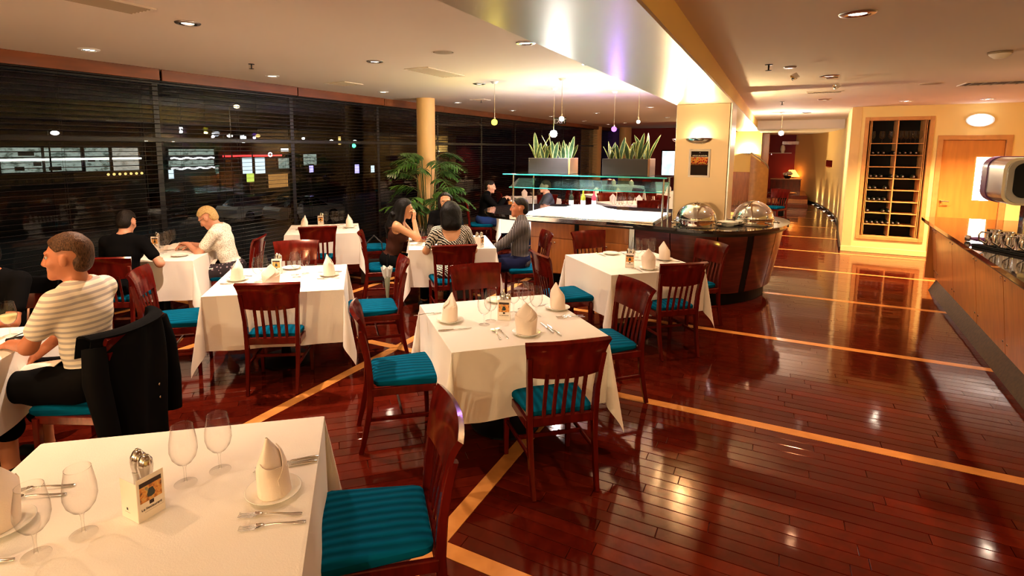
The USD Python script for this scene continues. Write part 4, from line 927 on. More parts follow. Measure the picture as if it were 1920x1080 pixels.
put('spout', join([cyl(0, -.02, cz - .30, cz - .2, .022, 14), cyl(0, -.02, cz - .33, cz - .3, .03, 14)]), 'black_gloss', cm, True)
put('base', cbox(-.30, .30, -.12, .36, 0, .035, .008), 'black', cm); put('drip_grille', join([bx(-.28, .28, -.10 + .03 * i, -.088 + .03 * i, .0355, .041) for i in range(14)]), 'steel', cm, False)
def jug(loc, lab, rz):
    m = thing('milk_jug', lab, 'jug', loc, rz, 'steel jugs under the coffee machine', sc=(1.32, 1.32, 1.35))
    put('body', lathe([(0, 0), (.045, 0), (.047, .01), (.043, .08), (.038, .10), (.041, .118), (.039, .117), (.036, .10), (.041, .08), (.044, .012), (0, .008)], 28), 'chrome', m, True)
    put('handle', tube([(0, -.040, .098), (0, -.075, .10), (0, -.09, .08), (0, -.085, .045), (0, -.045, .02)], .0055, 8), 'chrome', m, True)
    return m
SCALE['jug'] = (1.32, 1.32, 1.35)
for i, (x, y) in enumerate(((1.83, 6.70), (1.89, 6.58), (1.95, 6.46), (2.01, 6.34), (2.07, 6.22), (2.13, 6.10))): item(jug, x, y, -75, f'chrome jug with D handle on the service counter, {ordw[i]}', KT + .0130)
tr = thing('serving_tray', 'black tray under the row of chrome jugs on the service counter', 'tray', (1.98, 6.40, KT + .0005), -63.4)
put('tray_base', cbox(-.42, .42, -.12, .12, 0, .012, .004), 'black', tr); put('tray_rim', join([cbox(-.42, .42, -.12, -.108, .0125, .028, .003), cbox(-.42, .42, .108, .12, .0125, .028, .003)]), 'black', tr)
fh = thing('filter_handle', 'dark cylindrical filter handle lying left of the chrome jugs', 'handle', (1.83, 7.02, KT + .032), 150)
put('grip', mv(lathe([(0, -.11), (.018, -.108), (.024, -.06), (.021, .04), (.014, .08), (0, .082)], 18), ry=90), 'purple_trim', fh, True); put('collar', mv(lathe([(.0, .083), (.022, .083), (.03, .09), (.03, .12), (0, .12)], 18), ry=90), 'chrome', fh, True)
# ------------------------------------------------------------------ wine rack in the wall
rk = thing('wine_rack', 'tall built-in wine rack with two columns of dark cells in the cream wall', 'wine rack', (0, WY, 0))
x0, x1, z0, z1 = RX0, RX1, RZ0, RZ1; fw = .062
put('frame', join([cbox(x0, x0 + fw, -.022, .16, z0, z1, .003), cbox(x1 - fw, x1, -.022, .16, z0, z1, .003), cbox(x0 + fw, x1 - fw, -.022, .16, z1 - fw, z1, .003), cbox(x0 + fw, x1 - fw, -.022, .16, z0, z0 + fw, .003)]), 'golden_wood', rk)
put('cabinet_back', bx(x0 + .01, x1 - .01, .44, .46, z0, z1), 'black', rk, False)
put('cabinet_side', bx(x0 + .01, x0 + .03, .125, .44, z0, z1), 'black', rk, False); put('cabinet_side', bx(x1 - .03, x1 - .01, .125, .44, z0, z1), 'black', rk, False)
put('cabinet_top', bx(x0, x1, .125, .46, z1 - .02, z1), 'black', rk, False); put('cabinet_floor', bx(x0, x1, .125, .46, z0, z0 + .02), 'black', rk, False)
xi0, xi1 = x0 + fw + .055, x1 - fw - .055; xm = (xi0 + xi1) / 2
for a in (xi0 - .030, xi0 - .010, xi1, xi1 + .022): put('upright', cbox(a, a + .011, .02, .42, z0 + fw, z1 - fw, .002), 'golden_wood', rk)
put('upright', cbox(xm - .010, xm + .010, .02, .42, z0 + fw, z1 - fw, .002), 'golden_wood', rk)
top, bot = z1 - fw, z0 + fw; pitch = (top - .405 - bot) / 8
shelf_z = [top - .405 - pitch * k for k in range(8)]
for z in shelf_z:
    for a, b in ((xi0, xm - .011), (xm + .011, xi1)): put('shelf', cbox(a, b, .025, .42, z - .007, z + .007, .002), 'golden_wood', rk)
def lying(loc, lab, rz):
    b = thing('wine_bottle', lab, 'bottle', loc, 0, 'dark bottles lying in the wine rack')
    put('glass_body', mv(lathe([(0, .27), (.034, .268), (.0365, .25), (.0365, .11), (.03, .085), (.0145, .06), (.013, .012), (0, .012)], 18), (0, -.02, .037), rx=-90), 'dark_bottle', b, True)
    put('cork_foil', mv(lathe([(0, .30), (.0148, .30), (.0152, .345), (0, .346)], 14), (0, .30, .037), rx=90), 'foil', b, True)
    return b
simple('foil', (.45, .42, .40), .25, .8)
rows = [((0, 1, 2, 4), (0, 1, 2, 3)), ((), ()), ((0, 1, 2, 4), (0, 1, 3)), ((0, 1, 3), ()), ((0, 1, 2, 3), ()), ((0, 3, 4), ()), ((0, 1, 2, 3, 4), (0, 1)), ((), ())]
# rows hold bottles above each shelf; the row index counts shelves from the top
for k, (l, r_) in enumerate(rows):
    for xs_, ids in ((xi0, l), (xm + .011, r_)):
        for i in ids: 
            x, z = xs_ + .045 + i * .078, (shelf_z[k + 1] if k < 7 else bot) + .0075
            lab = f'dark wine bottle, {ordw[ids.index(i)]} above the {("second", "third", "fourth", "fifth", "sixth", "seventh", "eighth", "lowest")[k]} shelf, {"left" if xs_ == xi0 else "right"} wine rack column'
            item(lying, x, WY + .06, 0, lab, z)
gx = [(xi0 + .03, 'a'), (xi0 + .17, 'b'), (xi0 + .30, 'c'), (xm + .07, 'd'), (xm + .14, 'e'), (xm + .21, 'f'), (xm + .27, 'g'), (xm + .33, 'h')]
for i, (x, _) in enumerate(gx): item(wine_glass, x, WY + .12, 0, f'wine glass in the top compartment of the wine rack, {ordw[i]}', shelf_z[0] + .0075)
# ================================================================== CEILING FITTINGS
def vent(x0, x1, y0, y1, z, lab, n=7, rz=0):
    v = thing('ceiling_vent', lab, 'air vent', ((x0 + x1) / 2, (y0 + y1) / 2, z), rz); a, b = (x1 - x0) / 2, (y1 - y0) / 2
    put('frame', join([bx(-a, a, -b, -b + .02, -.010, -.0005), bx(-a, a, b - .02, b, -.010, -.0005), bx(-a, -a + .02, -b + .02, b - .02, -.010, -.0005), bx(a - .02, a, -b + .02, b - .02, -.010, -.0005)]), 'ceiling_paint', v, False)
    put('duct', bx(-a + .02, a - .02, -b + .02, b - .02, -.002, -.0006), 'vent_dark', v, False)
    for k in range(n):
        y = -a + .02 + (2 * a - .04) * (k + .5) / n; m = bx(-.001, .001, -b + .02, b - .02, -.012, .012)
        put('louvre', mv(m, (y, 0, -.008), ry=50, s=(1, 1, .7)), 'vent_grey', v, False)
simple('vent_dark', (.10, .065, .035), .8); simple('vent_grey', (.36, .27, .17), .7)
vent(-4.06, -3.77, 1.25, 2.35, ZL, 'long rectangular air vent in the ceiling corner top left', 6)
vent(-3.98, -3.63, 5.45, 6.3, ZL, 'rectangular ceiling air vent between the middle downlights', 7)
vent(-5.85, -5.45, 6.05, 6.45, ZL, 'square ceiling air diffuser near the pelmet of the blinds', 6)
vent(.30, .72, 8.6, 8.8, ZR, 'small slotted ceiling vent over the aisle', 9)
vent(1.85, 2.45, 8.2, 8.6, ZR, 'bright edged square ceiling panel near the smoke detector', 5)
vent(-5.3, -5.0, 9.4, 9.7, ZL, 'small square ceiling diffuser behind the ochre column', 5)
def sprinkler(x, y, z, lab):
    s = thing('sprinkler', lab, 'sprinkler', (x, y, z)); put('rose', lathe([(0, -.006), (.03, -.005), (.034, -.0005), (0, -.0005)], 18), 'dark_metal', s, True)
    put('stem', cyl(0, 0, -.05, -.006, .007, 10), 'dark_metal', s, True); put('deflector', lathe([(0, -.056), (.026, -.054), (.026, -.051), (0, -.0505)], 16), 'dark_metal', s, True)
sprinkler(-5.28, 4.34, ZL, 'dark fire sprinkler on the left ceiling near the second downlight'); sprinkler(-.11, 5.67, ZR, 'dark fire sprinkler on the aisle ceiling beside the beam')
sprinkler(-5.14, 9.57, ZL, 'fire sprinkler on the ceiling right of the ochre column'); sprinkler(.03, 10.2, ZR, 'small fire sprinkler on the corridor ceiling')
sd = thing('smoke_detector', 'round brown smoke detector on the right ceiling', 'smoke detector', (1.482, 5.772, ZR))
put('base', lathe([(0, -.0005), (.075, -.0005), (.075, -.016), (0, -.016)], 28), 'vent_grey', sd, True); put('dome', lathe([(.068, -.0165), (.06, -.03), (.035, -.05), (0, -.054)], 28), 'card', sd, True)
for x, y, lab in ((-2.96, 4.71, 'round flat grey ceiling speaker near the middle downlight'), (1.526, 8.195, 'round flat ceiling speaker in front of the wine rack wall')):
    s = thing('ceiling_speaker', lab, 'speaker', (x, y, ZL if x < -1 else ZR)); put('grille', lathe([(0, -.006), (.085, -.005), (.10, -.0005), (0, -.0005)], 30), 'vent_grey', s, True)
    put('rim', lathe([(.1005, -.0005), (.108, -.006), (.114, -.0005)], 30), 'ceiling_paint', s, True)
for x, y, lab in ((.06, 5.9, 'slim ceiling spotlight bar over the near aisle'), (.47, 7.0, 'small adjustable spotlight on the aisle ceiling')):
    s = thing('ceiling_spotlight', lab, 'ceiling light', (x, y, ZR)); put('plate', lathe([(0, -.012), (.05, -.012), (.055, -.0005), (0, -.0005)], 20), 'satin_steel', s, True); put('head', mv(lathe([(0, .0), (.03, 0), (.036, .05), (.03, .05), (.026, .01)], 18), (0.03, 0, -.07), ry=150), 'chrome', s, True)
ex = thing('exit_sign', 'small hanging glass EXIT sign in the far dining area', 'sign', (-4.75, 12.9, ZL - .36))
put('plate', bx(-.17, .17, -.004, .004, 0, .17), 'sneeze_glass', ex, False); put('lettering', mv(letters('EXIT', .10, .003), (-.15, -.0055, .035), rx=90), 'white_paint', ex, False); put('hanger', join([cyl(-.12, 0, .17, .3595, .004, 6), cyl(.12, 0, .17, .3595, .004, 6)]), 'steel', ex)
# ================================================================== PALM IN A POT
pp = thing('potted_palm', 'bushy bamboo palm in a black pot in front of the ochre column', 'plant', (-5.42, 8.08, 0))
put('pot', lathe([(0, 0), (.17, 0), (.24, .40), (.255, .42), (.255, .45), (.235, .45), (.22, .40), (0, .38)], 32), 'pot_black', pp, 30); put('soil', lathe([(0, .41), (.225, .40)], 24), 'soil', pp)
def frond(a, h, ln, droop, bright):
    ca, sa = math.cos(a), math.sin(a); t = np.linspace(0, 1, 12); r0 = rng.uniform(.02, .12); L = []
    r = r0 + .06 * t + 0; 
    ped = np.stack([ca * (r0 + .10 * t), sa * (r0 + .10 * t), .40 + (h - .40) * t], -1)
    rach = np.stack([ca * (r0 + .10 + ln * t), sa * (r0 + .10 + ln * t), h + ln * (.75 * t - droop * t ** 2)], -1)
    st = tube(np.vstack([ped, rach[1:]]), np.linspace(.010, .0025, 23), 6)
    side = np.array([-sa, ca, 0])
    for i in range(2, 12):
        for s in (-1, 1):
            p = rach[i]; l = .26 * math.sin(PI * (.15 + .75 * t[i])) * rng.uniform(.8, 1.1); d = side * s * .80 + np.array([ca, sa, 0]) * .55 + np.array([0, 0, rng.uniform(-.35, .1)]); d /= np.linalg.norm(d)
            w = .021 * rng.uniform(.8, 1.25); nrm = np.cross(d, [0, 0, 1.0]); nrm /= np.linalg.norm(nrm); pts = []
            for k, wk in ((0, .3), (.3, 1), (.65, .8), (1, .02)):
                c_ = p + d * l * k + np.array([0, 0, -.10 * l * k * k * 3]); pts += [c_ - nrm * w * wk, c_ + np.array([0, 0, .004 * (1 - k)]), c_ + nrm * w * wk]
            q = np.arange(12).reshape(4, 3); F = []
            for m_ in range(3):
                for n_ in range(2): F += [[q[m_, n_], q[m_ + 1, n_], q[m_ + 1, n_ + 1]], [q[m_, n_], q[m_ + 1, n_ + 1], q[m_, n_ + 1]]]
            L.append((np.array(pts), np.array(F)))
    return st, join(L)
for i in range(44):
    a = 2.4 * i + rng.uniform(-.4, .4)
    if abs((a - 2.2 + PI) % (2 * PI) - PI) < .75: continue
    h = rng.uniform(.75, 1.75); st, lv = frond(a, h, rng.uniform(.35, .62), rng.uniform(.5, 1.1), i % 5 == 0)
    s_ = put('stem', st, 'bark', pp, True); put('frond', lv, 'palm_leaf_bright' if i % 4 == 0 else 'palm_leaf', s_, True)
# ================================================================== FAR DINING AREA
far = [(-2.75, 11.6, 42, 'the far table behind the pink bottle'), (-3.65, 13.4, 45, 'the far table left of the second column'), (-2.2, 15.2, 44, 'the far table near the white display'), (-4.95, 11.9, 40, 'the far table by the back blinds'), (-4.2, 17.2, 45, 'the rearmost table near the red wall'), (-4.30, 9.55, 38, "the man in black's table")]
for k, (x, y, rz, nm) in enumerate(far):
    table(20 + k, x, y, rz, .47, .47, .40, nm)
    if k < 5:
        for j, a in enumerate((45, 135, 225, 315)):
            if (k, j) in ((4, 3), (3, 1)): continue
            t = math.radians(rz - 45 + a); dup(chair0, f'far mahogany chair, {("right rear", "left rear", "left front", "right front")[j]} side of {nm}', (x + .62 * math.cos(t + PI / 4 * 0), y + .62 * math.sin(t), 0), math.degrees(t) + 90)
        for j in range(4): item(wine_glass, x + (-.12, .05, .14, -.02)[j], y + (.05, .12, -.06, -.12)[j], 0, f'wine glass, {ordw[j]} on {nm}')
        for j, (dx, dy) in enumerate(((.28, .0), (-.28, .02))): item(napkin, x + dx, y + dy, 40, f'white folded napkin, {("right", "left")[j]} one on {nm}', TT)
item(wine_glass, -4.22, 9.62, 0, 'wine glass beside the red box on the table of the man in black')
rb = thing('red_basket', 'small red basket on the table of the man in black', 'basket', (-4.42, 9.50, TT), 20); put('wall', lathe([(0, 0), (.08, 0), (.095, .14), (.088, .14), (.074, .008), (0, .008)], 8), 'counter_wood', rb, 30); put('napkin_fill', ball((0, 0, .10), .07, 14), 'napkin', rb, True)
wp = thing('wall_display', 'white lit display on the red wall left of the metal pillar', 'picture', (-4.28, 26.599, 1.22)); put('frame', join([bx(-.45, -.41, -.03, 0, -.6, .6), bx(.41, .45, -.03, 0, -.6, .6), bx(-.41, .41, -.03, 0, .56, .6), bx(-.41, .41, -.03, 0, -.6, -.56)]), 'black', wp, False)
mk('display_glow', {'tc': ('texture_coordinate', {}), 'n': ('noise_texture', {'scale': 3.2, 'detail': 3}), 'rp': ('rgb_ramp', {'ramp': [(.4, (.85, .9, .88)), (.6, (.55, .75, .78))]}), 'p': ('principled_bsdf', {'roughness': .4, 'emission_strength': .8})}, [('tc.object', 'n.vector'), ('n.fac', 'rp.fac'), ('rp.color', 'p.base_color'), ('rp.color', 'p.emission_color')], 'p.BSDF')  # face of a lit display, its glow put into the material
put('print', bx(-.41, .41, -.015, -.005, -.56, .56), 'display_glow', wp, False)
# corridor end furniture
tb = thing('console_table', 'low wooden console at the top of the corridor stairs', 'table', (.35, 22.9, .361)); put('top', cbox(-.5, .5, -.2, .2, .42, .46, .005), 'counter_wood', tb); put('front_panel', cbox(-.48, .48, -.17, -.14, 0, .419, .004), 'mahogany', tb); put('side', cbox(-.48, -.45, -.14, .18, 0, .419, .004), 'counter_wood', tb); put('side', cbox(.45, .48, -.14, .18, 0, .419, .004), 'counter_wood', tb)
vs = thing('flower_vase', 'bowl of pale flowers on the corridor console', 'vase', (.40, 22.85, .822)); put('bowl', lathe([(0, 0), (.08, 0), (.14, .10), (.13, .10), (.07, .01), (0, .01)], 24), 'dark_metal', vs, True)
put('flowers', join([ball((rng.uniform(-.12, .12), rng.uniform(-.1, .1), .12 + rng.uniform(0, .1)), .045, 8) for _ in range(18)]), 'napkin', vs, True)
tl = thing('table_lamp', 'glowing orange table lamp in the corridor end', 'lamp', (.55, 23.5, .86)); emit('orange_glow', (1, .30, .05), 3.0)
put('shade', lathe([(.10, .25), (.26, .0), (.25, .0), (.09, .25)], 24), 'orange_glow', tl, True); put('stem', cyl(0, 0, 0, .3, .012, 10), 'steel', tl); put('base', lathe([(0, -.5), (.1, -.5), (.1, -.48), (0, -.47)], 16), 'steel', tl); place(tl.GetChildren()[-1], (0, 0, .0)); put('pole', cyl(0, 0, -.48, -.001, .012, 10), 'steel', tl)
ws = thing('wall_shelf', 'thin white glass shelf on the dark corridor end wall', 'shelf', (.12, 23.98, 1.72)); put('board', bx(-.42, .38, -.22, 0, 0, .02), 'white_paint', ws, False); put('bracket', bx(-.3, -.28, -.2, 0, -.06, -.001), 'steel', ws, False)
vs2 = thing('vase', 'small white oval vase on the glass shelf at the corridor end', 'vase', (.20, 23.88, 1.741)); put('body', lathe([(0, 0), (.05, 0), (.085, .12), (.07, .25), (.03, .3), (.025, .3), (0, .1)], 20), 'china', vs2, True)
rs = thing('wall_shelf', 'orange wood shelf high on the corridor end wall', 'shelf', (.55, 23.98, 2.05)); put('board', bx(-.38, .34, -.2, 0, 0, .12), 'counter_wood', rs, False)
dup(chair0, 'mahogany chair standing alone in the corridor behind the right chafing dome', (.02, 15.4, 0), 150)
rt = thing('round_table', 'small dark round pedestal table in the corridor', 'table', (.20, 16.6, 0)); put('top', lathe([(0, .70), (.33, .70), (.34, .72), (.33, .745), (0, .745)], 32), 'mahogany', rt, 30); put('pedestal', lathe([(0, .03), (.07, .03), (.06, .4), (.14, .699), (0, .699)], 20), 'black', rt, 30); put('base', lathe([(0, 0), (.22, 0), (.21, .029), (0, .029)], 24), 'black', rt, 30)
np_ = thing('wall_plaque', 'red wooden plaque on the curved corridor wall', 'plaque', (1.452, 19.6, 1.45), 98); put('board', cbox(-.55, .55, -.03, 0, -.10, .10, .004), 'mahogany', np_); put('ledge', cbox(-.55, .55, -.06, -.031, -.13, -.101, .003), 'counter_wood', np_)
bs = thing('curved_balustrade', 'curved golden wooden balustrade beside the corridor stairs', 'balustrade', (-.42, 19.6, 0))
def bal(u, v):
    a = -.2 + u * 2.3; R = .42; x = R * np.sin(a) - .2; y = -.42 + R * (1 - np.cos(a)); return np.stack([x, y, .35 + .75 * v + .35 * (1 - u) ** 1.5 + .25 * (1 - u) * v], -1)
put('curved_panel', grid(bal, 24, 6, .03), 'golden_wood', bs, 40); put('handrail', tube([tuple(bal(np.array(u), np.array(1.0)) + np.array([0, 0, .08])) for u in np.linspace(0, 1, 16)], .02, 8), 'satin_steel', bs, True); put('foot_panel', grid(lambda u, v: bal(u, 0 * v) * np.array([1, 1, 0]) + np.stack([0 * u, 0 * u, (.35 + .35 * (1 - u) ** 1.5) * v], -1), 20, 4, .028), 'golden_wood', bs, 40)
# umbrella, bags
um = thing('folded_umbrella', 'pale green folded umbrella hanging from the tank-top woman\'s chair', 'umbrella', (-3.90, 4.95, .07), 0, sc=(.8, .8, .95))
put('canopy', lathe([(0, 0), (.012, .01), (.045, .30), (.052, .36), (.03, .42), (.008, .44), (0, .44)], 14), 'umbrella_green', um, True) if False else None
simple('umbrella_green', (.28, .31, .20), .6); simple('umbrella_white', (.75, .78, .72), .6)
put('canopy', lathe([(0, 0), (.010, .01), (.040, .30), (.045, .36), (.02, .42), (0, .44)], 12), 'umbrella_green', um, 60); put('frill', grid(lambda u, v: np.stack([(.045 + .035 * v + .012 * np.sin(u * 2 * PI * 7)) * np.cos(u * 2 * PI), (.045 + .035 * v + .012 * np.sin(u * 2 * PI * 7)) * np.sin(u * 2 * PI), .36 + .12 * v + .015 * np.sin(u * 2 * PI * 5)], -1), 50, 5, .003), 'umbrella_white', um, True); put('handle', tube([(0, 0, .44), (0, 0, .62), (.02, 0, .65), (.045, 0, .64), (.05, 0, .61)], .007, 8), 'black_gloss', um, True)
def bag(loc, rz, lab, s=1.0, strap=.3):
    b = thing('handbag', lab, 'handbag', loc, rz, sc=(s, s, s)); P = []
    for x in (-.15, .15):
        for y in (-.06, .06):
            for z in (.01, .24): P += [(x * (1.0 if z < .1 else .85) + 0, y * (1 if z < .1 else .55), z), (x * .93, y * .8, z + (-.01 if z < .1 else .015))]
    put('body', hull(P), 'black_leather', b, 40); put('clasp', cbox(-.02, .02, -.052, -.044, .16, .18, .002), 'steel', b)
    for y in (-.03, .03): put('strap', tube([(-.10, y, .24), (-.08, y, .24 + strap * .7), (0, y, .24 + strap), (.08, y, .24 + strap * .7), (.10, y, .24)], .006, 6), 'black_leather', b, True)
simple('black_leather', (.008, .007, .007), .35, bump=.2, bscale=90)
bag((-4.93, 5.98, .0), 40, 'black handbag on the floor by the chair at the table against the blinds', 1.3, .28); bag((-2.90, 4.92, .30), 45, 'small black handbag hanging by long straps on the zebra-top woman\'s chair', .7, .72)
# ================================================================== THE STREET OUTSIDE, SEEN THROUGH THE BLINDS
simple('asphalt', (.012, .012, .014), .8)
put('street_ground', bx(-90, -7.6, -40, 120, -2.3, -2.2), 'asphalt', None, False, 'dark street surface outside the windows', kind='structure')

def lit_interior(name, a, b, st): mk(name, {'g': ('geometry', {}), 'mp': ('mapping', {'scale': (1, 1, 2.2)}), 'n': ('noise_texture', {'scale': 2.6, 'detail': 5, 'roughness': .7}), 'rp': ('rgb_ramp', {'ramp': [(.38, b), (.5, a), (.62, tuple(min(1, 1.15 * c) for c in a))]}), 'e': ('emission', {'strength': st})}, [('g.position', 'mp.vector'), ('mp.vector', 'n.vector'), ('n.fac', 'rp.fac'), ('rp.color', 'e.color')], 'e.emission')
lit_interior('shop_white', (.66, .78, .66), (.16, .20, .15), .33); lit_interior('shop_warm', (.85, .80, .66), (.5, .45, .35), .36); emit('tube_warm', (1, .93, .75), 2.2); emit('tube_white', (.95, 1, 1), 2.2); emit('neon_red', (1, .03, .03), 2.6); emit('win_cool', (.75, .9, 1), 1.0); emit('sign_yellow', (.65, .8, .12), .9)
emit('glow_orange', (1, .45, .12), .35); emit('street_amber', (1, .62, .22), 12); emit('street_white', (1, .9, .8), 7); emit('sig_green', (.1, 1, .45), 3); emit('sig_violet', (.35, .3, 1), 2.2); emit('sig_red', (1, .05, .08), 2.5); emit('win_amber', (1, .65, .2), 1.1)
simple('facade_dark', (.02, .014, .012), .8); simple('shop_dark', (.025, .02, .018), .7)
def building(lab, y0, y1, z1, x=-30.3, dx=6, mat='facade_dark'):
    b = thing('building', lab, 'building', (x, (y0 + y1) / 2, -2.2)); h = (y1 - y0) / 2
    put('facade', bx(-dx, 0, -h, h, 0, z1 + 2.2), mat, b, False); put('parapet', bx(-dx - .1, .25, -h - .05, h + .05, z1 + 2.2, z1 + 2.45), mat, b, False)
    return b, (y0 + y1) / 2
def pane_on(b, cy, r, mat, name='lit_window', d=.12):
    y0, y1, z0, z1 = r; f = put('window_frame', join([bx(0, d + .06, y0 - cy - .05, y0 - cy, z0 + 2.15, z1 + 2.25), bx(0, d + .06, y1 - cy, y1 - cy + .05, z0 + 2.15, z1 + 2.25), bx(0, d + .06, y0 - cy, y1 - cy, z0 + 2.15, z0 + 2.2), bx(0, d + .06, y0 - cy, y1 - cy, z1 + 2.2, z1 + 2.25)]), 'shop_dark', b, False)
    put(name, bx(.001, d, y0 - cy, y1 - cy, z0 + 2.2, z1 + 2.2), mat, f, False)
b, cy = building('long low white lit shop across the street at the left', 8.0, 17.6, 1.95)
for r, m_ in (((8.3, 11.1, .8, 1.9), 'shop_white'), ((11.22, 12.8, .78, 1.9), 'shop_white'), ((12.9, 14.44, .78, 1.9), 'shop_white'), ((14.6, 15.74, .73, 1.9), 'shop_white'), ((15.89, 17.22, .71, 1.9), 'shop_warm')): pane_on(b, cy, r, m_, 'lit_shopfront')
put('awning_tube', join([bx(.2, .32, 8.2 - cy, 15.65 - cy, 1.30 + 2.2, 1.40 + 2.2), bx(.2, .32, 15.85 - cy, 17.27 - cy, 1.30 + 2.2, 1.39 + 2.2)]), 'tube_warm', b, False, label='glowing warm light strip')
for y, z, w in ((11.9, .95, .35), (12.6, 1.15, .3), (13.3, .92, .5), (14.9, 1.3, .3), (12.2, 1.62, .6)): put('shop_shelf', bx(.13, .18, y - w / 2 - cy, y + w / 2 - cy, z + 2.2 - .09, z + 2.2 + .09), 'shop_dark', b, False)
for i in range(7): put('awning_lamp', ball((.4, 15.5 + .28 * i - cy, .55 + 2.2), .07, 8), 'win_amber', b, True)
b, cy = building('shop with wavy white light strips across the street', 18.6, 21.9, 1.95)
pane_on(b, cy, (18.87, 21.74, 1.45, 1.82), 'shop_white', 'lit_shopfront'); pane_on(b, cy, (18.83, 21.70, .85, 1.18), 'shop_white', 'lit_shopfront')
for z in (1.30, .72): put('light_strip', tube([(.3, 18.9 - cy + 2.7 * t, z + 2.2 + .03 * math.sin(t * 22)) for t in np.linspace(0, 1, 30)], .055, 6), 'tube_white', b, True)
pane_on(b, cy, (18.78, 19.12, .16, .66), 'win_cool', 'lit_sign')
b, cy = building('dark building with a red neon band across the street', 22.1, 27.95, 2.6)
put('neon_band', bx(.15, .25, 22.3 - cy, 26.86 - cy, 1.34 + 2.2, 1.45 + 2.2), 'neon_red', b, False, label='long red neon band')
put('ring_sign', mv(lathe([(.10, -.03), (.16, -.03), (.16, .03), (.10, .03), (.10, -.03)], 20), (.35, 25.77 - cy, 1.46 + 2.2), ry=90), 'tube_white', b, True, label='white glowing ring sign')
for r, m_ in (((23.67, 24.50, .25, 1.27), 'win_cool'), ((24.65, 25.49, .21, 1.26), 'win_cool'), ((26.58, 27.90, .49, 1.23), 'shop_white')): pane_on(b, cy, r, m_)
pane_on(b, cy, (26.85, 27.59, 1.66, 1.88), 'tube_white', 'lit_sign'); pane_on(b, cy, (25.66, 27.4, -.8, .12), 'glow_orange', 'glowing_wall')  # last one is an orange wall, its lit look put into a glow
sg_ = thing('lit_sign', 'yellow-green lit street sign below the red neon band', 'sign', (-29.0, 23.33, -2.2)); put('panel', bx(-.05, .05, -.24, .24, 1.97, 2.51), 'sign_yellow', sg_, False); put('post', bx(-.04, .04, -.04, .04, 0, 1.965), 'dark_metal', sg_, False)
b, cy = building('tall dark building behind the middle of the blinds', 28.2, 44.0, 6.5, -34)
for r, m_ in (((32.4, 33.9, .5, 1.4), 'shop_white'), ((33.0, 33.5, -.1, .5), 'sig_violet'), ((40.8, 41.4, -.4, .25), 'win_cool'), ((41.7, 42.2, -.4, .15), 'shop_warm'), ((38.5, 39.2, -.4, .4), 'sig_violet'), ((36.5, 36.9, 2.2, 2.9), 'win_amber')): pane_on(b, cy, r, m_)
b, cy = building('dark block with small amber windows far left', 4, 20, 2.45, -45, 6)
for y in (24.9 * .67, 17.6, 18.6): pane_on(b, cy, (y, y + .3, 2.0, 2.3), 'win_amber')
def street_lamp(x, y, z, mat, lab):
    s = thing('street_lamp', lab, 'street lamp', (x, y, -2.2)); put('post', cyl(0, 0, 0, z + 2.2 + .1, .05, 8, .03), 'dark_metal', s); put('arm', tube([(0, 0, z + 2.3), (.3, 0, z + 2.35), (.6, 0, z + 2.3)], .03, 6), 'dark_metal', s); put('lantern', mv(ball((0, 0, 0), .16, 12), (.6, 0, z + 2.18), s=(1, 1, .6)), mat, s, True)
street_lamp(-26, 19.8, 4.1, 'street_amber', 'amber street lamp shining high behind the second blind'); street_lamp(-28, 12.2, 2.55, 'street_white', 'white street lamp at the left edge above the shop')
street_lamp(-29, 21.57, 2.63, 'street_white', 'white street lamp just above the red neon band, left one'); street_lamp(-29, 23.56, 2.67, 'win_amber', 'amber street lamp just above the red neon band, right one')
street_lamp(-30, 31.0, 2.45, 'street_white', 'white street lamp behind the third blind, left one'); street_lamp(-30, 33.6, 2.45, 'street_white', 'white street lamp behind the third blind, right one')
tf = thing('traffic_light', 'green glowing traffic light behind the third blind', 'traffic light', (-30, 34.1, -2.2)); put('post', cyl(0, 0, 0, 3.9, .06, 8), 'dark_metal', tf); put('housing', bx(-.15, .0, -.2, .2, 3.9, 4.9), 'black', tf, False); put('lens', ball((.05, 0, 4.28), .17, 14), 'sig_green', tf, True)
def car(x, y, rz, mat, lab):
    c = thing('parked_car', lab, 'car', (x, y, -2.2), rz)
    put('body', hull([(-2.1, -.85, .3), (-2.1, .85, .3), (2.1, -.85, .3), (2.1, .85, .3), (-2.15, -.8, .75), (-2.15, .8, .75), (2.15, -.8, .65), (2.15, .8, .65), (-2, -.8, .92), (-2, .8, .92), (1.9, -.8, .82), (1.9, .8, .82)]), mat, c, 30)
    put('cabin', hull([(-1.7, -.78, .9), (-1.7, .78, .9), (1.0, -.78, .86), (1.0, .78, .86), (-1.1, -.62, 1.4), (-1.1, .62, 1.4), (.2, -.62, 1.4), (.2, .62, 1.4)]), 'black_gloss', c, 30)
    for xx in (-1.3, 1.3):
        for yy in (-.8, .8): put('wheel', mv(lathe([(0, -.1), (.3, -.1), (.32, 0), (.3, .1), (0, .1)], 18), (xx, yy, .32), rx=90), 'black', c, True)
simple('car_white', (.7, .72, .75), .25, coat=.8)
car(-26.5, 21.6, 95, 'car_white', 'white parked car below the red neon band'); car(-23.5, 22.5, 80, 'car_white', 'second white parked car nearer the window')
fl = UsdLux.SphereLight.Define(stage, '/World/street_lamp/bulb_glow'); fl.CreateRadiusAttr(.12); fl.CreateIntensityAttr(25); fl.CreateNormalizeAttr(True); fl.CreateColorAttr(Gf.Vec3f(1, .8, .55)); place(fl.GetPrim(), (1.2, 0, 5.6))
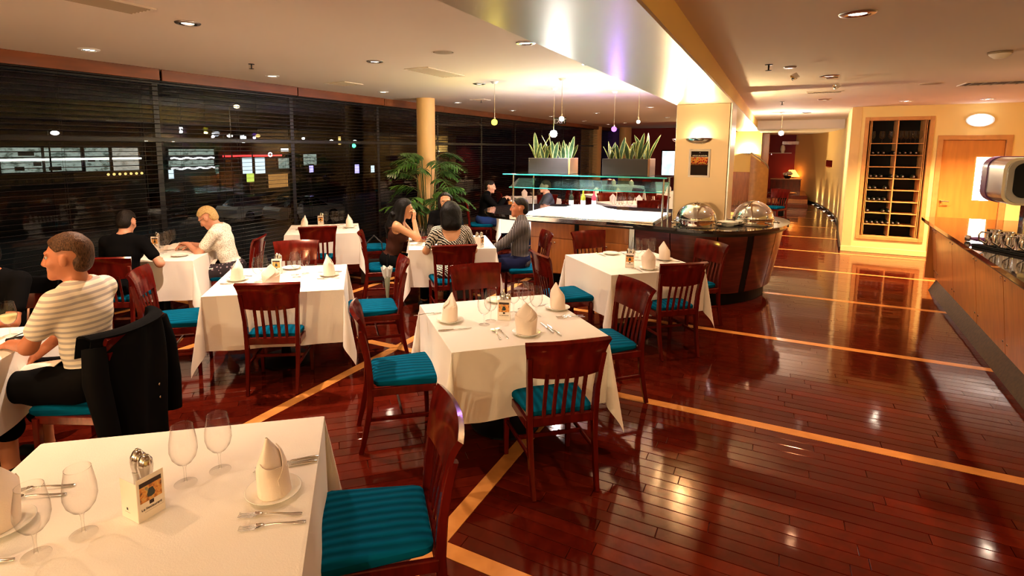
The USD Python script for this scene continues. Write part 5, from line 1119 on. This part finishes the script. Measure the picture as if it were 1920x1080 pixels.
# ================================================================== PEOPLE (signed distance fields turned into one smooth surface)
class Field:
    def __init__(s, lo, hi, h):
        s.lo, s.h = np.asarray(lo, float), h; s.n = np.ceil((np.asarray(hi) - s.lo) / h).astype(int) + 1
        s.ax = [s.lo[i] + h * np.arange(s.n[i]) for i in range(3)]; s.D = np.full(s.n, .25, np.float32)
    def sl(s, lo, hi):
        a = np.clip(np.floor((np.asarray(lo) - s.lo) / s.h).astype(int), 0, s.n); b = np.clip(np.ceil((np.asarray(hi) - s.lo) / s.h).astype(int) + 1, 0, s.n)
        if (b - a).min() <= 0: return None, None
        return tuple(slice(x, y) for x, y in zip(a, b)), [s.ax[0][a[0]:b[0], None, None], s.ax[1][None, a[1]:b[1], None], s.ax[2][None, None, a[2]:b[2]]]
    def blend(s, q, d, k, op):
        D = s.D[q]
        if op == 'add': h = np.clip(.5 + .5 * (D - d) / k, 0, 1); s.D[q] = D * (1 - h) + d * h - k * h * (1 - h)
        else: h = np.clip(.5 - .5 * (D + d) / k, 0, 1); s.D[q] = D * (1 - h) - d * h + k * h * (1 - h)
    def cone(s, a, b, r1, r2, k=.025, op='add'):
        a, b = np.asarray(a, float), np.asarray(b, float); m = max(r1, r2) + .06 + k
        q, (X, Y, Z) = s.sl(np.minimum(a, b) - m, np.maximum(a, b) + m) if s.sl(np.minimum(a, b) - m, np.maximum(a, b) + m)[0] else (None, (0, 0, 0))
        if q is None: return
        u = b - a; t = np.clip(((X - a[0]) * u[0] + (Y - a[1]) * u[1] + (Z - a[2]) * u[2]) / max(u @ u, 1e-9), 0, 1)
        d = np.sqrt((X - a[0] - t * u[0]) ** 2 + (Y - a[1] - t * u[1]) ** 2 + (Z - a[2] - t * u[2]) ** 2) - (r1 + (r2 - r1) * t)
        s.blend(q, d.astype(np.float32), k, op)
    def ell(s, c, r, R=None, k=.025, op='add', cut=None):
        c, r = np.asarray(c, float), np.asarray(r, float); m = r.max() + .06 + k; q, A = s.sl(c - m, c + m)
        if q is None: return
        P = [A[0] - c[0], A[1] - c[1], A[2] - c[2]]
        if R is not None: P = [P[0] * R[0][i] + P[1] * R[1][i] + P[2] * R[2][i] for i in range(3)]      # columns of R are the local axes
        k0 = np.sqrt(sum((p / x) ** 2 for p, x in zip(P, r))); k1 = np.sqrt(sum((p / x ** 2) ** 2 for p, x in zip(P, r)))
        d = (k0 * (k0 - 1) / np.maximum(k1, 1e-6)) + 0 * A[0] * A[1] * A[2]
        if cut is not None: d = np.maximum(d, cut(P))
        s.blend(q, d.astype(np.float32), k, op)
    def clip(s, n, p):                                  # keep the side the normal points away from
        n = np.asarray(n, float); d = (s.ax[0][:, None, None] - p[0]) * n[0] + (s.ax[1][None, :, None] - p[1]) * n[1] + (s.ax[2][None, None, :] - p[2]) * n[2]
        s.D = np.maximum(s.D, d.astype(np.float32))
    def mesh(s):
        D = s.D; ins = D < 0
        w = np.argwhere(ins); 
        if not len(w): return np.zeros((0, 3)), np.zeros((0, 3), int)
        a = np.maximum(w.min(0) - 2, 0); b = np.minimum(w.max(0) + 3, s.n); D = D[a[0]:b[0], a[1]:b[1], a[2]:b[2]].copy()
        for ax in range(3):                             # closed at the borders
            sl = [slice(None)] * 3; sl[ax] = 0; D[tuple(sl)] = np.maximum(D[tuple(sl)], .01); sl[ax] = -1; D[tuple(sl)] = np.maximum(D[tuple(sl)], .01)
        ins = D < 0; o = s.lo + a * s.h; C = [(i, j, k) for i in (0, 1) for j in (0, 1) for k in (0, 1)]; sh = np.array(D.shape) - 1
        cnt = sum(ins[i:i + sh[0], j:j + sh[1], k:k + sh[2]].astype(np.int8) for i, j, k in C); act = (cnt > 0) & (cnt < 8); ix = np.argwhere(act)
        vals = np.stack([D[ix[:, 0] + i, ix[:, 1] + j, ix[:, 2] + k] for i, j, k in C], 1); P = np.zeros((len(ix), 3)); N = np.zeros(len(ix))
        for e0 in range(8):
            for bit in (1, 2, 4):
                if e0 & bit: continue
                e1 = e0 | bit; va, vb = vals[:, e0], vals[:, e1]; m = (va < 0) != (vb < 0); t = np.where(m, va / np.where(m, va - vb, 1), 0)
                c0, c1 = np.array(C[e0]), np.array(C[e1]); P += m[:, None] * (c0 + t[:, None] * (c1 - c0)); N += m
        V = o + (ix + P / N[:, None]) * s.h; num = np.full(act.shape, -1, np.int32); num[act] = np.arange(len(ix)); F = []
        for ax in range(3):
            u, v = [i for i in range(3) if i != ax]; A = [slice(None)] * 3; B = [slice(None)] * 3; A[ax] = slice(0, -1); B[ax] = slice(1, None)
            ia, ib = ins[tuple(A)], ins[tuple(B)]; e = np.argwhere(ia != ib); e = e[(e[:, u] > 0) & (e[:, v] > 0) & (e[:, u] < sh[u]) & (e[:, v] < sh[v])]
            fl = ia[e[:, 0], e[:, 1], e[:, 2]]; q = []
            for du, dv in ((1, 1), (0, 1), (0, 0), (1, 0)):
                f = e.copy(); f[:, u] -= du; f[:, v] -= dv; q.append(num[f[:, 0], f[:, 1], f[:, 2]])
            q = np.stack(q, 1); flip = fl if ax != 1 else ~fl; q[~flip] = q[~flip][:, ::-1]; F += [q[:, [0, 1, 2]], q[:, [0, 2, 3]]]
        return V, np.vstack(F)
def unit(v): v = np.asarray(v, float); return v / np.linalg.norm(v)
def HL(f):                                              # height of the hairline along the head, above the ears
    st = lambda a, b: (lambda t: t * t * (3 - 2 * t))(np.clip((f - a) / (b - a), 0, 1))
    return .016 - .095 * st(-.025, -.075) + .042 * st(.035, .085)
def unit_rows(v): return v / (np.linalg.norm(v, axis=1, keepdims=True) + 1e-9)
def ik(a, t, l1, l2, hint):
    a, t = np.asarray(a, float), np.asarray(t, float); d = t - a; L = min(np.linalg.norm(d), (l1 + l2) * .995); u = unit(d); t = a + u * L
    x = (l1 * l1 - l2 * l2 + L * L) / (2 * L); h = math.sqrt(max(l1 * l1 - x * x, 0)); n = np.asarray(hint, float) - u * (np.asarray(hint, float) @ u)
    return a + u * x + unit(n) * h, t
def hand_mesh(w, d, n, thumb, curl=.6, k=1.0, res=.0035):   # wrist, finger direction, palm normal, thumb side, curl
    d, n = unit(d), unit(n); n = unit(n - d * (n @ d)); s = unit(thumb - d * (thumb @ d) - n * (np.asarray(thumb) @ n)); w = np.asarray(w, float)
    at = lambda f, l, o=0: w + k * (d * f + s * l + n * o)
    F = Field(w - .22 * k, w + .22 * k, res)
    F.cone(at(-.03, 0), at(.01, 0), .024 * k, .024 * k, .01)
    base = [(.088, .030), (.092, .010), (.088, -.010), (.080, -.028)]; LN = [(.040, .026, .020), (.044, .029, .021), (.041, .027, .020), (.032, .021, .018)]
    for (f, l) in base: F.cone(at(.005, l * .6), at(f, l), .015 * k, .0115 * k, .012)
    for i, ((f, l), ln) in enumerate(zip(base, LN)):
        p = at(f, l); a = curl * (.5 + .12 * i); dirn = unit(d + s * l * 1.5)
        for j, x in enumerate(ln):
            dj = dirn * math.cos(a) + n * math.sin(a); q = p + dj * x * k; F.cone(p, q, (.0092 - .0008 * j) * k, (.0086 - .0008 * j) * k, .004); p = q; a += curl * .75
    p = at(.018, .024, .008); dirs = (unit(d * .55 + s * .75 + n * .25), unit(d * .8 + s * .35 + n * .45 * (curl + .3)), unit(d * .8 + s * .0 + n * .6 * (curl + .2)))
    for j, (x, dj) in enumerate(zip((.042, .032, .026), dirs)): q = p + dj * x * k; F.cone(p, q, (.0125 - .0015 * j) * k, (.0105 - .0012 * j) * k, .006); p = q
    return F.mesh()
def fuse(ms):
    try:
        A = None
        for v, f in ms:
            B = m3.Manifold(m3.Mesh(np.asarray(v, np.float32), np.asarray(f, np.uint32)))
            if B.is_empty() or B.status() != m3.Error.NoError: return join(ms)
            A = B if A is None else A + B
        r = A.to_mesh(); return np.array(r.vert_properties[:, :3], float), np.array(r.tri_verts, int)
    except Exception: return join(ms)
def person(label, loc, rz, skin, hair, top, bottom, lean=6, pitch=0, yaw=0, male=False, lh=None, rh=None, lhint=(-.5, -.3, -.8), rhint=(.5, -.3, -.8), sleeve='short', hstyle='short', res=.0075, neck='crew', skirt=False, glasses=False, sc=1.0,
           lcurl=.6, rcurl=.6, hemz=.52, feet=.42, roll=0, hand_d=None):
    P = thing('person', label, 'person', loc, rz, sc=(sc, sc, sc) if sc != 1 else None); g = 1.08 if male else 1.0
    la = math.radians(-lean); HP = np.array([0, 0, .55])
    def T(p): p = np.asarray(p, float) - HP; c, s_ = math.cos(la), math.sin(la); return HP + [p[0], p[1] * c - p[2] * s_, p[1] * s_ + p[2] * c]
    Rt = rotm(rx=-lean); sw = .165 * g
    neckb, shz = T((0, .0, 1.065)), 1.015
    Rh = rotm(rx=-lean * .4 - pitch, rz=yaw, ry=roll); hc = T((0, -.005, 1.10)) + Rh @ np.array([0, .035, .115]); H = lambda r_, f_, u_: hc + Rh @ np.array([r_, f_, u_])
    S = {-1: T((-sw, 0, shz)), 1: T((sw, 0, shz))}; Wd = {-1: np.array(lh if lh is not None else (-.15, .42, .76)), 1: np.array(rh if rh is not None else (.15, .42, .76))}; E = {}
    for sd in (-1, 1): E[sd], Wd[sd] = ik(S[sd], Wd[sd], .275 * g, .245 * g, lhint if sd < 0 else rhint)
    lo, hi = np.array([-.45, -.35, -.01]), np.array([.45, .72, 1.50])
    def torso(F, o=0.0, k=.05):
        F.ell(T((0, -.01, .57)), (.168 + o, .118 + o, .105 + o), Rt, k); F.ell(T((0, .005, .74)), (.130 * g + o, .092 * g + o, .15), Rt, k); F.ell(T((0, 0, .91)), (.150 * g + o, .102 * g + o, .14 + o), Rt, k)
        F.cone(T((-sw * .8, -.005, 1.005)), T((sw * .8, -.005, 1.005)), .058 * g + o, .058 * g + o, k); F.cone(T((-.05, -.01, 1.04)), T((.05, -.01, 1.04)), .055 + o, .055 + o, k)
        if not male:
            for sd in (-1, 1): F.ell(T((sd * .07, .085, .90)), (.062 + o, .055 + o, .062 + o), Rt, .03)
    def arm(F, sd, o=0.0, k=.03, upto=2.0):
        if upto >= 1: F.cone(S[sd], E[sd], .047 * g + o, .038 * g + o, k)
        else: F.cone(S[sd], S[sd] + (E[sd] - S[sd]) * upto, .048 * g + o, .044 * g + o, k)
        if upto > 1: F.cone(E[sd], E[sd] + (Wd[sd] - E[sd]) * min(1, upto - 1), .038 * g + o, (.025 + .008 * (2 - min(2, upto))) * g + o, k)
    hip, knee, ank = lambda sd: (sd * .088, .02, .55), lambda sd: (sd * .105, .44, .525), lambda sd: (sd * .11, feet, .085)
    def legs(F, o=0.0):
        for sd in (-1, 1):
            F.cone(hip(sd), knee(sd), .088 + o, .058 + o, .03); F.cone(knee(sd), ank(sd), .056 + o, .038 + o, .02)
    F = Field(lo, hi, res); torso(F); 
    for sd in (-1, 1): arm(F, sd)
    legs(F)
    for sd in (-1, 1): F.cone(ank(sd), (sd * .115, feet + .03, .045), .036, .03, .02); F.cone((sd * .115, feet - .03, .04), (sd * .125, feet + .15, .03), .034, .026, .02)
    F.cone(neckb + (0, 0, -.02), H(0, -.022, -.055), .056 * g, .050 * g, .03)
    # head: skull, jaw, chin, nose, brow, lips, sockets, ears
    F.ell(H(0, -.012, .022), (.074, .094, .093), Rh, .02); F.ell(H(0, .032, -.045), (.054, .058, .062), Rh, .03); F.cone(H(-.012, .072, -.088), H(.012, .072, -.088), .020, .020, .025)
    for sd in (-1, 1):
        F.ell(H(sd * .036, .062, -.018), (.026, .022, .024), Rh, .02); F.ell(H(sd * .076, -.005, -.005), (.010, .020, .031), Rh, .008); F.ell(H(sd * .031, .094, .016), (.017, .014, .011), Rh, .012, 'sub')
        F.cone(H(sd * .012, .083, .036), H(sd * .045, .072, .036), .010, .009, .014)
    F.cone(H(0, .086, .020), H(0, .104, -.020), .009, .0125, .012); F.ell(H(0, .094, -.027), (.019, .012, .010), Rh, .008)
    F.cone(H(-.017, .080, -.050), H(.017, .080, -.050), .0085, .0085, .008); F.cone(H(-.014, .079, -.062), H(.014, .079, -.062), .0085, .0085, .008)
    ms = [F.mesh()]
    for sd, cu in ((-1, lcurl), (1, rcurl)):
        dd = unit(Wd[sd] - E[sd]); 
        if hand_d and hand_d.get(sd): d0, n0, t0 = hand_d[sd]
        else: d0, n0, t0 = unit(dd + np.array([0, .3, -.25])), np.array([0, .1, -1.0]), np.array([-sd, .25, .0])
        ms.append(hand_mesh(Wd[sd], d0, n0, t0, cu, .93 * g))
    body = put('body', fuse(ms), skin, P, True)
    # clothes
    if top:
        F = Field(lo, hi, res); o = .011; torso(F, o, .05); up_ = {'none': 0, 'short': .62, 'cap': .42, 'long': 1.93}[sleeve]
        if up_:
            for sd in (-1, 1): arm(F, sd, .013, .03, up_)
        F.clip(Rt @ np.array([0, 0, -1.0]), T((0, 0, hemz)))
        if neck == 'tank': F.clip(Rt @ np.array([0, 0, 1.0]), T((0, 0, .985))); [F.ell(T((sd * .20, 0, .99)), (.075, .2, .09), Rt, .01, 'sub') for sd in (-1, 1)]; [F.cone(T((sd * .10, .085, .95)), T((sd * .10, .03, 1.075)), .013, .013, .01) for sd in (-1, 1)]; [F.cone(T((sd * .10, .03, 1.075)), T((sd * .10, -.095, .96)), .013, .013, .01) for sd in (-1, 1)]
        elif neck == 'low': F.ell(T((0, -.13, 1.05)), (.118, .13, .145), Rt, .01, 'sub'); F.ell(T((0, .06, 1.10)), (.09, .1, .08), Rt, .01, 'sub')
        else: F.ell(T((0, .012, 1.105)), (.068 * g, .074 * g, .050), Rt, .008, 'sub')
        if neck == 'collar': F.cone(T((-.04, .0, 1.085)), T((.04, .0, 1.085)), .062, .062, .01); F.cone(T((0, .01, 1.05)), H(0, -.02, -.06), .054, .053, .006, 'sub')
        put('shirt', F.mesh(), top, P, True)
    if bottom:
        F = Field((-.36, -.25, .05), (.36, .62, .80), res); F.ell((0, -.01, .58), (.178, .128, .11), None, .04)
        if skirt:
            for sd in (-1, 1): F.cone(hip(sd), (sd * .10, .40, .53), .098, .080, .05)
            F.cone((-.08, .2, .53), (.08, .2, .53), .09, .09, .05); F.cone((-.1, .42, .50), (.1, .42, .50), .065, .065, .04); F.cone((-.1, .43, .5), (-.1, .42, .30), .065, .07, .03); F.cone((.1, .43, .5), (.1, .42, .30), .065, .07, .03)
        else: legs(F, .012); F.clip((0, 0, -1), (0, 0, .11))
        put('skirt' if skirt else 'trousers', F.mesh(), bottom, P, True)
    for sd in (-1, 1):
        F = Field((sd * .12 - .1, feet - .12, -.005), (sd * .12 + .1, feet + .25, .16), .006); F.cone((sd * .115, feet - .035, .045), (sd * .127, feet + .16, .036), .042, .035, .02); F.cone(ank(sd), (sd * .113, feet - .02, .05), .042, .042, .02); F.clip((0, 0, -1), (0, 0, .003)); F.clip((0, 0, 1), (0, 0, .10))
        put('shoe', F.mesh(), 'black', P, True)
    # hair
    F = Field(hc - .42, hc + .26, .006); nz = lambda Pp: .004 * np.sin(Pp[0] * 160) * np.sin(Pp[1] * 120 + 1) 
    if hstyle == 'short': F.ell(H(0, -.016, .030), (.080, .104, .101), Rh, .01, cut=lambda Pp: HL(Pp[1]) - Pp[2] + nz(Pp)); F.ell(H(0, -.056, -.022), (.066, .050, .060), Rh, .02, cut=lambda Pp: Pp[1] - .018 + 0 * Pp[2])
    elif hstyle == 'crop': F.ell(H(0, -.014, .026), (.0785, .0985, .0975), Rh, .01, cut=lambda Pp: HL(Pp[1]) - Pp[2] + nz(Pp)); F.ell(H(0, -.055, -.02), (.064, .052, .058), Rh, .02, cut=lambda Pp: Pp[1] - .015)
    elif hstyle == 'bob':
        F.ell(H(0, -.020, .030), (.100, .118, .110), Rh, .01, cut=lambda Pp: .9 * (Pp[1] - .03) - (Pp[2] - .0)); F.cone(H(-.03, -.06, .0), H(-.035, -.085, -.115), .085, .078, .03); F.cone(H(.03, -.06, .0), H(.035, -.085, -.115), .085, .078, .03); 
        for sd in (-1, 1): F.cone(H(sd * .062, -.03, .02), H(sd * .075, -.035, -.12), .040, .034, .03)
    elif hstyle == 'long':
        F.ell(H(0, -.016, .032), (.088, .106, .103), Rh, .01, cut=lambda Pp: .85 * (Pp[1] - .02) - (Pp[2] - .0)); pts = [H(0, -.065, .0), H(0, -.095, -.12), H(.01, -.115, -.23), H(0, -.11, -.33)]
        for a_, b_, r1, r2 in zip(pts[:-1], pts[1:], (.072, .078, .08), (.078, .08, .06)): F.cone(a_, b_, r1, r2, .03)
        for sd in (-1, 1):
            F.cone(H(sd * .062, -.02, .02), H(sd * .080, -.03, -.12), .034, .036, .03); F.cone(H(sd * .08, -.03, -.12), H(sd * .09, -.05, -.25), .036, .04, .03)
        for q_ in range(26):
            a_ = rng.uniform(.3, 2.85); z_ = rng.uniform(-.33, -.05); c_ = H(.085 * math.cos(a_), -.10 - .05 * math.sin(a_), z_); F.cone(c_, c_ + np.array([rng.uniform(-.02, .02), rng.uniform(-.02, .02), -.04]), .02, .015, .012)
    elif hstyle == 'sides':
        F.ell(H(0, -.014, .026), (.082, .102, .099), Rh, .01, cut=lambda Pp: .85 * (Pp[1] + .005) - (Pp[2] - .012)); 
        for sd in (-1, 1): F.cone(H(sd * .07, -.01, .04), H(sd * .075, -.02, -.09), .03, .024, .02)
        F.cone(H(0, -.07, 0), H(0, -.09, -.14), .07, .06, .03)
    hv, hf = F.mesh(); hv = hv + (meshkit.fbm(hv * np.array([38, 38, 16.])) [:, None] - 0) * .010 * unit_rows(hv - hc)
    put('hair', (hv, hf), hair, P, True)
    eyes = []
    for sd in (-1, 1): eyes.append((H(sd * .031, .0722, .015)))
    put('eye', ball(eyes[0], .0118, 12), 'eye_white', P, True); put('eye', ball(eyes[1], .0118, 12), 'eye_white', P, True)
    for i, e in enumerate(eyes): put('iris', ball(e + Rh @ np.array([0, .0088, 0]), .0060, 10), 'iris', P.GetChild('eye' if i == 0 else 'eye_001'), True)
    put('lips', join([tube([H(-.02, .0835, -.054), H(-.008, .0905, -.049), H(0, .0900, -.051), H(.008, .0905, -.049), H(.02, .0835, -.054)], .0038, 6), tube([H(-.018, .0835, -.057), H(0, .0895, -.061), H(.018, .0835, -.057)], .0042, 6)]), 'lip', P, True)
    if glasses:
        fr = []
        for sd in (-1, 1):
            fr.append(tube([H(sd * .033 + .024 * math.cos(a), .099, .014 + .018 * math.sin(a)) for a in np.linspace(0, 2 * PI, 20)], .0016, 6)); fr.append(tube([H(sd * .058, .098, .018), H(sd * .076, .07, .02), H(sd * .082, .0, .012)], .0016, 6))
        fr.append(tube([H(-.010, .1, .018), H(.010, .1, .018)], .0016, 6)); put('glasses', join(fr), 'dark_metal', P, True)
    return P, H
R5 = .0062
person('woman with short brown hair in a cream striped T-shirt, seated with her back turned', (-3.42, 1.60, -.03), 114, 'skin_tan', 'hair_brown', 'shirt_cream_stripe', 'fabric_black', lean=4, pitch=2, yaw=24, lh=(-.06, .40, .75), rh=(.06, .38, .64), lhint=(-.6, -.35, -.9), rhint=(.6, -.3, -.8), hstyle='short', res=R5, sleeve='short', sc=1.085, skirt=True)
person('person in black at the left picture edge with bare forearms on the table', (-4.80, 1.71, -.03), -142, 'skin_tan', 'hair_black', 'fabric_black', 'fabric_black', lean=10, lh=(-.02, .42, .80), rh=(.10, .44, .80), sleeve='short', hstyle='crop', male=True)
person('woman dressed in black with dark tied hair, back turned, at the window table', (-5.58, 2.95, -.03), 36, 'skin_light', 'hair_dark', 'fabric_black', 'fabric_black', lean=8, pitch=18, lh=(-.15, .40, .80), rh=(.22, .27, .79), rhint=(.9, -.6, -.9), sleeve='short', hstyle='crop', neck='crew')
person('woman with short blond hair, glasses and white lace top looking down at the table', (-5.40, 4.05, -.03), 124, 'skin_light', 'hair_blond', 'shirt_lace', 'skirt_print', lean=16, pitch=34, lh=(-.05, .46, .86), rh=(.05, .48, .84), lhint=(-.6, -.4, -.6), rhint=(.6, -.4, -.6), hstyle='short', res=R5, sleeve='short', glasses=True, skirt=True, hemz=.60)
person('woman with long dark hair in a dark tank top resting her hand on her chin', (-4.10, 5.28, -.03), -62, 'skin_gold', 'hair_black', 'fabric_brown', 'fabric_black', lean=14, pitch=4, yaw=6, lh=(-.02, .50, .80), rh=(.06, .30, 1.08), lhint=(-.6, -.3, -.7), rhint=(.35, .55, -.9), rcurl=1.1, neck='tank', sleeve='none', hstyle='long', hand_d={1: ((-.3, .1, .95), (-.3, -.9, .2), (-.8, .3, .2))})
person('woman with glasses and dark hair facing the camera in a black patterned top', (-4.02, 6.42, -.03), -146, 'skin_gold', 'hair_dark', 'fabric_black', 'fabric_black', lean=8, pitch=4, hstyle='sides', sleeve='long', glasses=True, lh=(-.12, .40, .78), rh=(.12, .40, .78))
person('woman with black bob hair in a zebra-patterned low-backed top, back turned', (-3.10, 5.08, -.03), 36, 'skin_gold', 'hair_black', 'shirt_zebra', 'shirt_zebra', lean=8, pitch=6, hstyle='bob', sleeve='short', neck='low', skirt=True, lh=(-.22, .40, .79), rh=(.20, .40, .79))
person('man in a dark grey pinstriped shirt leaning back at the table, seen in profile', (-2.68, 5.98, -.03), 118, 'skin_tan', 'hair_dark', 'shirt_pin', 'fabric_navy', lean=-2, pitch=0, male=True, lh=(-.02, .40, .68), rh=(.10, .36, .66), hstyle='crop', sleeve='long', neck='collar', lhint=(-.6, -.5, -.7))
person('man in a black jacket with receding hair and raised hands by the far blinds', (-4.88, 9.14, -.03), -62, 'skin_pink', 'hair_dark', 'fabric_black', 'fabric_jeans', lean=10, pitch=6, male=True, lh=(-.08, .40, .98), rh=(.04, .42, .98), hstyle='crop', sleeve='long', neck='collar', rcurl=1.0, lcurl=1.0)
person('person in a grey T-shirt behind the sneeze guard with one arm on the table', (-3.72, 9.72, -.03), 118, 'skin_pink', 'hair_brown', 'fabric_grey', 'fabric_jeans', lean=8, male=True, lh=(-.12, .44, .82), rh=(.10, .42, .82), hstyle='crop', sleeve='short')
# napkin on the lap, jacket over the chair
def drape(name, label, cat, mat, fn, nu, nv, th, loc, rz): return put(name, grid(fn, nu, nv, th), mat, None, 60, label, cat=cat, loc=loc, rz=rz)
drape('lap_napkin', "white napkin on the lap of the striped-shirt woman", 'napkin', 'napkin', lambda u, v: np.stack([(u - .5) * .34, .18 + .30 * v, .585 - .05 * v + .012 * np.cos((u - .5) * 9) - .10 * np.clip(np.abs(u - .5) * 2 - .55, 0, 1)], -1), 20, 14, .004, (-3.42, 1.60, .075), 114)
drape('lap_napkin', "white napkin on the lap of the blond woman", 'napkin', 'napkin', lambda u, v: np.stack([(u - .5) * .36, .16 + .32 * v, .60 - .04 * v + .014 * np.cos((u - .5) * 9) - .12 * np.clip(np.abs(u - .5) * 2 - .5, 0, 1)], -1), 20, 14, .004, (-5.40, 4.05, .03), 124)
def jac(u, v):
    a = (u - .5) * 2; w = .27 + .035 * np.sin(v * 5); z = .90 - .72 * v + .015 * np.sin(a * 9 + v * 4) * v; y = -.285 - .035 * (1 - a ** 2) + .09 * np.abs(a) ** 3 - .03 * v + .018 * np.sin(a * 7 + v * 3)
    return np.stack([a * w, y, z], -1)
jk = thing('black_jacket', "black jacket draped over the striped-shirt woman's chair", 'jacket', (-3.44, 1.62, -.015), 116)
put('back_panel', grid(jac, 30, 20, .014), 'fabric_black', jk, 60)
put('shoulder_fold', grid(lambda u, v: np.stack([(u - .5) * 2 * (.285), -.26 - .035 * (1 - ((u - .5) * 2) ** 2) + .09 * np.abs((u - .5) * 2) ** 3 + (v - .5) * .10, .905 + .018 * np.sin(v * PI) - .10 * (v > .8) * (v - .8) * 5], -1), 24, 10, .014), 'fabric_black', jk, 60)
for s in (-1, 1): put('sleeve', tube([(s * .27, -.22, .86), (s * .30, -.24, .68), (s * .29, -.27, .45), (s * .27, -.28, .26)], [.055, .062, .055, .05], 12), 'fabric_black', jk, True)
for i, z in enumerate((.52, .44)): put('button', mv(lathe([(0, 0), (.008, 0), (.007, .004), (0, .004)], 10), (.05, -.345, z), rx=90), 'steel', jk, True)
dup(jk, 'added black coat over the chair at the left picture edge', (-4.85, 1.74, -.015), -142)  # added to cover the chair where that corner is dark
